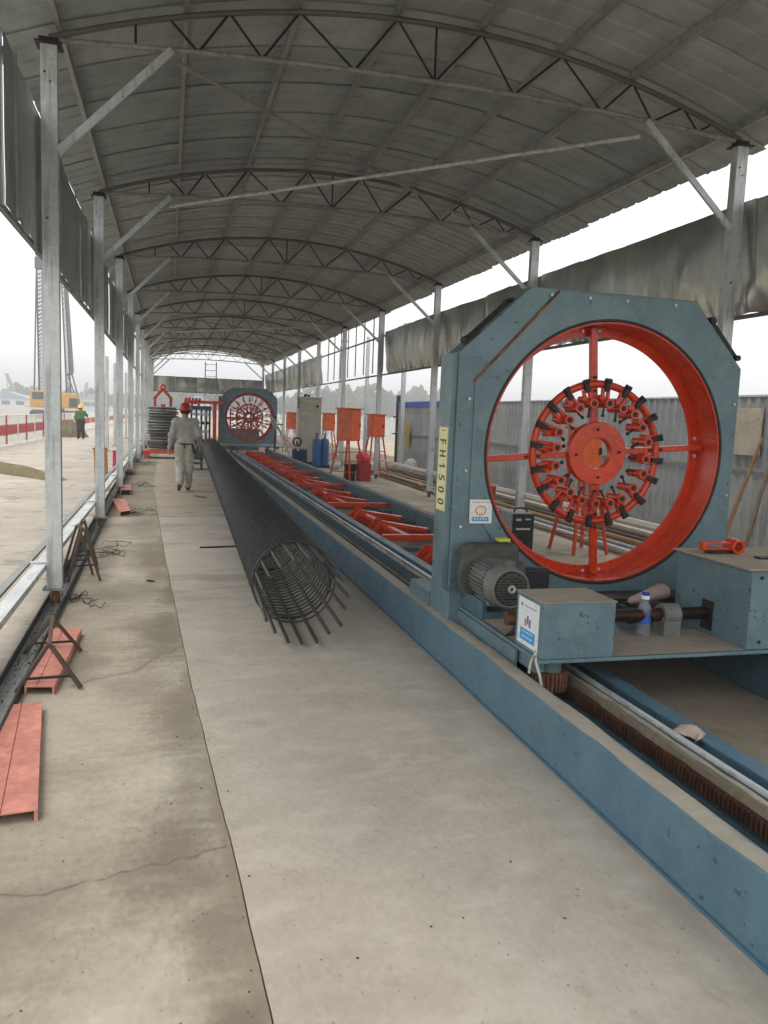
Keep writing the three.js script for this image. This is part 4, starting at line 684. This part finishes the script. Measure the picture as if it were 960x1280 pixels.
{ const x = 4.98, d = 20.55, t = thing('red_bin', 'red tub heaped with a red bag beside the black bin', 'bin', V(x, .004, d)); part('tub', rbx(x - .17, x + .17, .004, .5, d - .16, d + .16, .03), std(0xc4252c, .5, 0, { map: T.mottle }), t); const q = new THREE.IcosahedronGeometry(.19, 4), p = q.attributes.position; for (let i = 0; i < p.count; i++) { const v = vec(p.getX(i), p.getY(i), p.getZ(i)), k = 1 + .35 * (fbm(v.x * 14 + 30, v.y * 14 + v.z * 9 + 30, 512, 1201, 3) - .5); p.setXYZ(i, v.x * k, v.y * k * .85, v.z * k); } q.computeVertexNormals(); q.translate(x - .02, .62, -d); part('bag', q, std(0xd23a4a, .5), t); }
{ const x = 4.5, d = 9.62, y = .004, t = thing('welding_machine', 'black and grey welding machine on the floor behind the red wheel', 'welder', V(x, y, d)); part('case', rbx(x - .15, x + .16, y + .02, .52, d - .02, d + .45, .015), M.galvDark, t); part('front_panel', rbx(x - .145, x + .155, y + .03, .51, d - .045, d - .018, .008), M.black, t); part('handle', pipe([V(x - .09, .52, d + .06), V(x - .08, .565, d + .06), V(x + .08, .565, d + .06), V(x + .09, .52, d + .06)], .012, 8), M.black, t); part('display', [bx(x - .1, x - .03, .42, .45, d - .05, d - .044), bx(x + .03, x + .1, .43, .45, d - .05, d - .044), bx(x - .1, x + .1, .3, .325, d - .05, d - .044)], M.galv, t); for (const a of [-.08, 0, .08]) part('knob', cylZ(V(x + a, .38, d - .055), .016, .02, 12), M.darkSteel, t); part('socket', [cylZ(V(x - .07, .12, d - .055), .03, .02, 14), cylZ(V(x + .07, .12, d - .055), .03, .02, 14)], M.darkSteel, t); for (const [a, b] of [[-.12, 0], [.12, 0], [-.12, .4], [.12, .4]]) part('foot', cylY(V(x + a, y, d + b), .02, .02, 8), M.black, t); }
{ const x = 5.05, d = 12.2, t = thing('red_bucket', 'faded red tapered tub standing behind the machine frame', 'tub', V(x, .004, d)); part('tub', lathe([[0, .04], [.12, .0], [.15, .63], [.17, .66], [.15, .66], [.11, .05], [0, .05]], V(x, .004, d), 24), std(0xc4543e, .6, 0, { map: T.mottle }), t); part('rim', torus(V(x, .664, d), .16, .014, 'y', 8, 28), std(0xd28a78, .6), t); part('slot', bx(x - .05, x + .05, .55, .565, d - .162, d - .14), M.black, t); }
function sack(x, d, w, h, label) { const q = new THREE.SphereGeometry(.5, 24, 16), p = q.attributes.position; for (let i = 0; i < p.count; i++) { const v = vec(p.getX(i), p.getY(i), p.getZ(i)), k = 1 + .4 * (fbm(v.x * 5 + 30 + x, v.y * 5 + v.z * 3 + 30 + d, 512, 1301, 4) - .5); p.setXYZ(i, v.x * k * w, Math.max(-.4, v.y * k) * h, v.z * k * w); } q.computeVertexNormals(); solo('white_sack', label, 'sack', q.translate(x, .02 + h * .4, -d), std(0xe8e7e2, .8, 0, { map: T.cloth }), V(x, 0, d), 'white sacks on the right'); }
sack(6.1, 24.5, .45, .3, 'dirty white sack slumped beyond the orange boxes'); sack(6.6, 24.2, .4, .4, 'dirty white sack slumped beyond the orange boxes'); sack(5.1, 24.9, .4, .3, 'dirty white sack slumped beyond the orange boxes'); sack(7.2, 23.6, .4, .5, 'dirty white sack slumped beyond the orange boxes');
for (const [x, d0, d1, r, m, l] of [[5.95, 7.8, 26, .04, M.galvDark, 'grey steel pipe lying on the ground beside the floor edge'], [6.2, 8.5, 24, .055, M.wood, 'yellowish round timber lying parallel to the shed'], [6.45, 8, 22, .05, M.darkSteel, 'dark steel pipe lying between timbers'], [6.75, 9, 25, .06, M.woodOld, 'weathered round timber lying close to the hoarding'], [5.8, 8.2, 17, .03, M.galv, 'thin bright pipe lying against the floor edge'], [7.05, 8, 18, .045, M.galv, 'bright steel pipe lying at the foot of the hoarding']]) solo('ground_pipe', l, m === M.wood || m === M.woodOld ? 'timber' : 'pipe', tube(V(x, .055 + r, d0), V(x + rr(-.1, .15), .055 + r, d1), r, 10), m, V(x, 0, (d0 + d1) / 2));
for (let i = 0; i < 14; i++) { const x = rr(5.9, 7.4), d = rr(9, 24), a = rr(-.5, .5), w = rr(.08, .14), l = rr(.6, 1.8); const g = new THREE.BoxGeometry(w, .04, l); g.rotateY(a); g.translate(x, .075 + .01 * (i % 5), -d); solo('timber_offcut', 'short weathered board lying on the soil by the hoarding', 'board', g, i % 2 ? M.wood : M.woodOld, V(x, 0, d), 'loose boards by the hoarding'); }

// ---------------------------------------------------------------- hoarding
{
  const x = 8.0, h = 2.2, W = .96, prof = []; for (let i = 0; i < 5; i++) { const b = i * W / 5; prof.push([b, 0], [b + .1, 0], [b + .12, .028], [b + .17, .028]); } prof.push([W - .006, 0]);
  const panel = (y0, y1) => { const pos = [], idx = []; prof.forEach(([d, o]) => { pos.push(-o, y0, -d, -o, y1, -d); }); for (let i = 0; i < prof.length - 1; i++) idx.push(i * 2, i * 2 + 1, i * 2 + 3, i * 2, i * 2 + 3, i * 2 + 2); const g = new THREE.BufferGeometry(); g.setAttribute('position', new THREE.Float32BufferAttribute(pos, 3)); g.setIndex(idx); const q = g.toNonIndexed(); q.computeVertexNormals(); metricUV(q); return q; };
  const lo = panel(0, 1.16), hi = panel(1.16, h), mats = [0xa9adb0, 0xa1a6aa, 0xb1b4b5].map(c => std(c, .6, 0, { map: T.galv }));
  const mk = (d0, n, label, blue) => {
    const t = thing('hoarding', label, 'fence', V(x, 0, d0 + n * W / 2)), o = ORG.get(t);
    for (let i = 0; i < n; i++) for (const [g, dx] of [[lo, 0], [hi, .006]]) { const m = new THREE.Mesh(g, mats[Math.floor(rnd() * 3)]); m.name = 'sheet_panel'; m.castShadow = m.receiveShadow = true; m.position.set(x + dx + rr(-.004, .004) - o.x, -o.y, -(d0 + i * W) - o.z); t.add(m); }
    part('rail', bx(x - .06, x - .03, 1.14, 1.18, d0, d0 + n * W), M.galvDark, t);
    for (let i = 0; i <= n; i += 3) part('post', bx(x + .04, x + .1, 0, h - .05, d0 + i * W, d0 + i * W + .06), M.galvDark, t);
    if (blue) part('top_trim', bx(x - .045, x + .05, h - .1, h + .06, d0, d0 + n * W), std(0x1f4fb4, .5), t); else part('top_trim', bx(x - .035, x + .03, h - .015, h + .012, d0, d0 + n * W), M.galv, t);
  };
  mk(1, 19, 'grey corrugated metal hoarding behind the red wheel'); mk(1 + 19 * W + .02, 9, 'grey corrugated hoarding with bright blue top trim', true);
  const by = thing('fence_board', 'beige board fixed to the upper part of the hoarding', 'board', V(7.93, 1.36, 9.7)); part('panel', rbx(7.92, 7.945, 1.36, 2.02, 9.42, 10.0, .004), M.tan, by); part('edge_strip', bx(7.91, 7.92, 1.36, 2.02, 9.42, 9.45), M.tan, by);
  for (const [d, dx, hh, l] of [[9.35, .5, 1.62, 'thin bamboo pole leaning on the hoarding beside the beige board'], [9.1, .3, 1.5, 'shorter pale pole leaning on the hoarding beside the bamboo pole']]) solo('leaning_pole', l, 'pole', tube(V(7.9 - dx, .03, d + .05), V(7.9, hh, d), .03, 10, .022), dx > .4 ? M.wood : M.woodOld, V(7.9 - dx, 0, d));
  const fl = (name, label, cat, p, w, hgt, m) => { solo(name, label, cat, grid(10, 14, (u, v) => vec(p.x - .02 + .03 * Math.sin(u * 9 + v * 4), p.y - hgt * (1 - v), p.z + (u - .5) * w * (.35 + .65 * Math.sin(Math.PI * Math.min(1, (1 - v) * .9 + .12))) + .1 * (1 - v) * w)), m, p); };
  fl('yellow_cloth', 'yellow cloth hanging on the blue trimmed hoarding', 'cloth', at(511, 527, 'x', 7.88), .42, .9, std(0xd6b32a, .8, 0, { map: T.cloth }));
  fl('pink_ribbon', 'small pink ribbon tied to the top of the blue trimmed hoarding', 'ribbon', at(506, 500, 'x', 7.9), .2, .28, std(0xe07aa0, .8));
  const e = thing('end_post', 'dark steel post with brackets at the end of the hoarding', 'post', V(8, 0, 28.1)); part('shaft', bx(7.95, 8.08, 0, 2.5, 28.0, 28.14), M.darkSteel, e); part('bracket', [bx(7.85, 7.95, 1.7, 1.75, 28.0, 28.14), bx(7.85, 7.95, 1.1, 1.15, 28.0, 28.14)], M.darkSteel, e);
}
{ const p = at(428, 520, 'z', 46), t = thing('lamp_pole', 'tall thin grey pole standing outside beyond the hoarding end', 'pole', V(p.x, 0, 46)); part('shaft', tube(V(p.x, -.03, 46), V(p.x, at(428, 428, 'z', 46).y, 46), .1, 12, .07), M.galv, t); part('cap', rbx(p.x - .2, p.x + .15, at(428, 428, 'z', 46).y, at(428, 428, 'z', 46).y + .14, 45.9, 46.1, .02), M.galvDark, t); }

// ---------------------------------------------------------------- loose things on and by the gantry
{ const o = V(2.88, .402, 4.3), t = thing('water_bottle', 'clear plastic bottle with blue cap standing on the machine carriage', 'bottle', o);
  part('bottle', lathe([[0, 0], [.036, 0], [.042, .008], [.042, .06], [.039, .07], [.042, .08], [.042, .15], [.04, .18], [.03, .205], [.022, .215], [.02, .235], [0, .235]], o, 28), new THREE.MeshPhysicalMaterial({ color: 0xdfe9f2, roughness: .12, transmission: .85, thickness: 0, ior: 1.4 }), t);
  part('label_wrap', lathe([[.0425, .085], [.043, .09], [.043, .15], [.0425, .155]], o, 28), std(0x2f55b0, .5), t); part('neck_ring', cylY(V(2.88, .6375, 4.3), .026, .022, 20), M.white, t); part('cap', cylY(V(2.88, .66, 4.3), .022, .024, 20), std(0x1d36a0, .4), t); }
{ const p0 = V(2.98, .545, 4.62), p1 = V(3.28, .6, 4.68), t = solo('work_glove', 'dusty pink work glove lying behind the shaft bearing', 'glove', (() => { const g = new THREE.CapsuleGeometry(.04, .26, 8, 18), p = g.attributes.position; for (let i = 0; i < p.count; i++) { const y = p.getY(i), k = .8 + .9 * sm(0, .16, y) + .35 * (fbm(p.getX(i) * 40 + 20, y * 22 + p.getZ(i) * 30 + 20, 512, 1401, 3) - .5); p.setXYZ(i, p.getX(i) * k, y, p.getZ(i) * k * .8); } g.computeVertexNormals(); return along(g, p0, p1); })(), std(0xb9a19a, .9, 0, { map: T.cloth }), V(3.1, .4, 4.65)); 
  solo('support_pad', 'dark bearing support block under the pink work glove', 'block', [rbx(2.95, 3.3, .402, .5, 4.58, 4.74, .01), bx(3.0, 3.26, .5, .52, 4.6, 4.72)], M.black, V(3.1, .402, 4.66)); }
{ const t = thing('spare_clamp', 'loose red clamp arm with open tube end lying on the blue gear case', 'clamp', V(3.5, .897, 4.45)); part('tube_end', ringZ(3.6, .945, .048, .03, 4.38, .1, 28, .003), M.red, t); part('arm', [bx(3.38, 3.56, .925, .94, 4.4, 4.45), bx(3.38, 3.56, .965, .975, 4.4, 4.45), rbx(3.345, 3.385, .92, .978, 4.4, 4.45, .01)], M.red, t); part('rest', bx(3.4, 3.55, .898, .926, 4.4, 4.46), M.darkSteel, t); }
solo('pallet_bar', 'dark flat steel bar with a block lying on the blue gear case', 'steel bar', [bx(3.62, 4.2, .898, .91, 4.2, 4.26), rbx(3.95, 4.1, .91, .96, 4.18, 4.28, .006)], M.darkSteel, V(3.8, .897, 4.23));
solo('rag', 'crumpled pale rag lying on the track rail', 'rag', grid(14, 10, (u, v) => { const d = 3.15 + v * .16, x = 2.44 + u * .1; return V(x + .03 * Math.sin(v * 6), .205 + .035 * Math.sin(Math.PI * u) * Math.sin(Math.PI * v) + .016 * fbm(u * 7, v * 7, 64, 1501, 3), d + .06 * u); }), std(0xcbb5a8, .9, 0, { map: T.cloth }), V(2.48, .2, 3.23));
solo('strap', 'torn grey strap hanging from the carriage beside the pinion', 'strap', [pipe([V(2.0, .41, 3.98), V(1.975, .385, 3.93), V(1.99, .3, 3.9), V(2.0, .22, 3.9), V(1.975, .17, 3.9)], .009, 6), pipe([V(2.0, .41, 4.0), V(1.96, .36, 3.97), V(1.955, .31, 3.97)], .008, 6), pipe([V(2.02, .412, 4.02), V(2.0, .43, 3.99), V(1.985, .405, 3.96)], .012, 6)], std(0xb9b6ac, .9), V(2, .4, 3.95));

// ---------------------------------------------------------------- outside, road side
{ // sand ridges
  const ridge = (name, label, a, b, w, h, s) => solo(name, label, 'sand', grid(28, 10, (u, v) => { const x = mix(a[0], b[0], u), d = mix(a[1], b[1], u), e = Math.sin(Math.PI * v) * Math.sin(Math.PI * Math.min(1, u * 1.05 + .0)) ** .6; return V(x + (fbm(u * 6 + s, v * 3, 64, s, 3) - .5) * .3, -.02 + h * e * (.7 + .6 * fbm(u * 9 + s, v * 5, 64, s + 2, 3)), d + (v - .5) * w); }), std(0x8f8464, .95, 0, { map: T.soil, bumpMap: bumpC, bumpScale: .02 }), V(a[0], 0, a[1]));
  ridge('sand_ridge', 'low olive ridge of sand spread across the road', [-7.5, 26], [-2.1, 19.2], 1.0, .3, 5);
  ridge('sand_heap', 'small sand heap beside the worker in green', [-6.0, 46.5], [-4.3, 47], 1.6, .9, 9);
}
{ // red and white barrier fence along the road
  const pts = [[-60, 571], [-30, 564.5], [8, 557], [22, 554], [33, 552], [43, 550], [54, 547.7], [66, 545], [80, 542], [92, 539.5], [103, 537.2], [113, 535.2], [124, 533], [136, 530.7], [150, 528], [164, 525.5], [178, 523], [190, 521]].map(([u, v]) => G(u, v));
  const f = thing('barrier_fence', 'red and white site barrier of mesh panels along the road', 'fence', V(pts[4][0], 0, pts[4][1]));
  const mesh = new THREE.MeshStandardMaterial({ color: 0xe3ebe2, roughness: .8, transparent: true, opacity: .45 }), redP = std(0xd2283a, .6, 0, { map: T.mottle }), whiteB = std(0xe9e6e2, .6);
  for (let i = 0; i < pts.length; i++) {
    const [x, d] = pts[i]; part('post', [tube(V(x, -.03, d), V(x, 1.22, d), .05, 8)], i % 2 ? whiteB : redP, f); part('post_foot', rbx(x - .3, x + .3, -.03, .06, d - .2, d + .2, .02), whiteB, f);
    if (i) { const [x0, d0] = pts[i - 1]; part('mesh_panel', bar(V(x0, .62, d0), V(x, .62, d), .012, 1.14), mesh, f); part('red_band', bar(V(x0, .62, d0), V(x, .62, d), .03, .4), redP, f); part('top_pipe', tube(V(x0, 1.2, d0), V(x, 1.2, d), .02, 6), whiteB, f); }
  }
}
{ // drilling rig
  const D = 110, X = u => at(u, 500, 'z', D).x, Y = v => at(60, v, 'z', D).y, rig = thing('drilling_rig', 'yellow tracked piling rig with tall lattice mast beyond the barrier', 'drilling rig', V(X(66), 0, D));
  const steel = std(0x3a3e40, .6, .2), yel = std(0xd9a62c, .6, 0, { map: T.paint });
  for (const s of [-1, 1]) { const tr = part('track_unit', [rbx(X(40), X(96), -.03, 1.0, D + s * 1.8 - .4, D + s * 1.8 + .4, .4)], M.black, rig); part('track_wheel', [0, 1, 2, 3, 4].map(i => cylZ(V(mix(X(44), X(92), i / 4), .48, D + s * 1.8 - .42), .35, .06, 16)), M.darkSteel, tr); }
  part('turntable', cylY(V(X(68), 1.0, D), 1.2, .4, 24), M.darkSteel, rig);
  part('body', rbx(X(60), X(97), 1.4, 3.2, D - 1.5, D + 1.5, .15), yel, rig); part('counterweight', rbx(X(88), X(98), 1.3, 2.6, D - 1.6, D + 1.6, .1), M.darkSteel, rig);
  const cab = part('cab', rbx(X(40), X(60), 1.4, 3.4, D - 1.7, D - .1, .15), yel, rig); part('cab_window', bx(X(43), X(57), 2.3, 3.2, D - 1.73, D - 1.7), std(0x2b3338, .2), cab);
  part('deck', bx(X(34), X(97), 1.25, 1.4, D - 1.75, D + 1.7), M.yellow, rig);
  const lattice = (name, x0, y0, x1, y1, w, m, n) => { const gs = [], A = vec(x0, y0, -D), B = vec(x1, y1, -D); const px = [[-w, -w], [w, -w], [w, w], [-w, w]]; for (const [a, b] of px) gs.push(tube(A.clone().add(vec(a, 0, b)), B.clone().add(vec(a, 0, b)), .07, 6)); for (let i = 0; i < n; i++) for (let k = 0; k < 4; k++) { const p = A.clone().lerp(B, i / n), q = A.clone().lerp(B, (i + 1) / n), [a, b] = px[k], [c, e] = px[(k + 1) % 4]; gs.push(tube(p.clone().add(vec(a, 0, b)), q.clone().add(vec(c, 0, e)), .04, 4)); gs.push(tube(p.clone().add(vec(a, 0, b)), p.clone().add(vec(c, 0, e)), .04, 4)); } return part(name, gs, m, rig); };
  const mast = lattice('mast', X(53), 1.4, X(51.5), Y(338), .34, steel, 34); part('crown_block', [rbx(X(51.5) - .55, X(51.5) + .55, Y(338), Y(322), D - .5, D + .5, .2), cylZ(V(X(51.5), Y(318), D), .5, .7, 16)], steel, mast);
  part('hoist_rope', [tube(V(X(47.5), Y(338), D), V(X(42.5), 1.4, D), .1, 6), tube(V(X(56), Y(340), D), V(X(60), Y(400), D), .08, 6)], steel, mast);
  lattice('boom', X(86), 2.8, X(80), Y(330), .24, steel, 24);
  part('ram', [tube(V(X(83), Y(345), D), V(X(90), Y(465), D), .28, 10), tube(V(X(90), Y(465), D), V(X(97), Y(492), D), .1, 6), tube(V(X(84), Y(468), D), V(X(91), Y(465), D), .16, 6), tube(V(X(86), Y(470), D), V(X(94), Y(494), D), .09, 6)], std(0x55595b, .6, .2), rig);
  part('hydraulic_unit', rbx(X(62), X(76), 3.2, 3.9, D - 1, D + .8, .1), M.darkSteel, rig);
}
function farCrane(name, label, u0, v0, u1, v1, D) { const a = at(u0, v0, 'z', D), b = at(u1, v1, 'z', D), c = thing(name, label, 'crane', V(a.x, 0, D), 'far cranes'); part('boom', bar(a, b, .9, .9), M.galvDark, c); part('hoist_rope', tube(b, vec(b.x + .3, 3, b.z), .12, 5), M.galvDark, c); part('carrier', [rbx(a.x - 3, a.x + 4, 1.2, 4.2, D - 1.5, D + 1.5, .3), rbx(a.x - 2.6, a.x + 3.6, -.05, 1.2, D - 1.6, D + 1.6, .3)], M.yellow, c); }
farCrane('crawler_crane', 'faint crane with boom slanting left in the haze beyond the rig', 21, 497, 8, 467, 260);
farCrane('crawler_crane', 'faint crane with boom slanting right in the haze beside the worker in green', 104, 497, 109, 478, 300);
{ // pale site screen far beyond the orange boxes
  const D = 62, x0 = 9, t = thing('far_screen', 'low pale panel screen far beyond the orange electrical boxes', 'fence', V(20, 0, D)), ms = [0xd4d9dd, 0xc3ccd4, 0xdcdedd].map(c => std(c, .7, 0, { map: T.galv }));
  for (let i = 0; i < 16; i++) { part('panel', bx(x0 + i * 1.5, x0 + i * 1.5 + 1.46, 0, 1.5 + .25 * (hash(i, 3, 5) > .6), D - .03, D + .03), ms[i % 3], t); part('post', bx(x0 + i * 1.5 - .04, x0 + i * 1.5, 0, 1.8, D - .05, D + .05), M.galvDark, t); }
}
{ // low buildings in the haze
  const hall = (u0, u1, vt, D, col, label) => { const a = at(u0, 500, 'z', D), b = at(u1, 500, 'z', D), y = at((u0 + u1) / 2, vt, 'z', D).y, t = thing('site_building', label, 'building', V((a.x + b.x) / 2, 0, D)); part('wall', bx(a.x, b.x, -.05, y, D, D + 10), std(col, .8), t); part('roof', extrudeXY(poly([[a.x - .5, y], [b.x + .5, y], [(a.x + b.x) / 2, y + 1.6]]), D - .4, 10.8), std(0x8fa3b5, .7), t); const n = Math.max(3, Math.round((b.x - a.x) / 5)); for (let i = 0; i < n; i++) { const x = mix(a.x, b.x, (i + .5) / n); part('window', bx(x - .9, x + .9, y * .45, y * .75, D - .06, D), std(0x5b6670, .3), t); } };
  hall(-20, 34, 497, 210, 0xd5d8da, 'long pale site hall in the haze left of the rig'); hall(104, 132, 499, 240, 0xc9cdd2, 'pale site hall in the haze behind the worker in green');
  hall(232, 262, 503, 170, 0xdfe2e6, 'low white cabin block seen past the far end of the shed');
}
{ // far trees in the haze, each with trunk, limbs and a crown of leaf clumps
  const leafM = [0x3f5236, 0x475a3a, 0x384a33].map(c => std(c, .9)), barkM = std(0x54483c, .9);
  const crowns = [0, 1, 2, 3].map(v => { const gs = [], tall = v % 2; const N = 330; for (let i = 0; i < N; i++) { const h = rnd(), a = rr(0, 6.283), env = tall ? Math.sin(Math.PI * Math.min(1, h * .92 + .1)) * .26 : Math.sin(Math.PI * Math.min(1, h * .85 + .13)) * .42, lump = .75 + .5 * vnoise(a * 1.2 + 9, h * 5 + v * 7, 64, 64, 1601); const r = env * lump * Math.sqrt(rnd()); const q = new THREE.IcosahedronGeometry(rr(.025, .06), 0); q.scale(1, .8, 1); q.rotateY(rnd() * 6); q.rotateX(rnd() * 3); q.translate(Math.cos(a) * r, .22 + h * .78, Math.sin(a) * r); gs.push(clean(q)); } return mergeGeometries(gs); });
  const trunk = mergeGeometries([tube(vec(0, -.01, 0), vec(.01, .5, 0), .022, 7, .012), tube(vec(0, .3, 0), vec(.12, .55, .05), .01, 5, .004), tube(vec(0, .34, 0), vec(-.13, .6, -.04), .01, 5, .004), tube(vec(0, .45, 0), vec(.03, .8, -.06), .01, 5, .004)].map(g => clean(g)));
  let i = 0; const plant = (u, D, h, grp) => { const p = at(u, 505, 'z', D), t = thing('far_tree', grp, 'tree', V(p.x, -.05, D), grp.replace('tree', 'trees')); const a = new THREE.Mesh(trunk, barkM), b = new THREE.Mesh(crowns[i % 4], leafM[i % 3]); a.name = 'trunk'; b.name = 'crown'; for (const m of [a, b]) { m.scale.set(h, h, h); m.castShadow = m.receiveShadow = true; t.add(m); } t.rotation.y = i * 1.3; i++; };
  for (let u = 196; u < 575; u += 6.5) plant(u + rr(-2.5, 2.5), rr(235, 300), rr(7.5, 11.5) * (u > 380 ? 1.12 : .92), u > 380 ? 'hazy grey-green tree in the line beyond the orange boxes' : 'hazy grey-green tree seen past the far end of the shed');
  for (let u = -22; u < 190; u += 9) plant(u + rr(-3, 3), rr(300, 380), rr(6, 9), 'faint hazy tree in the line behind the drilling rig');
}
renderer.render(scene, camera);
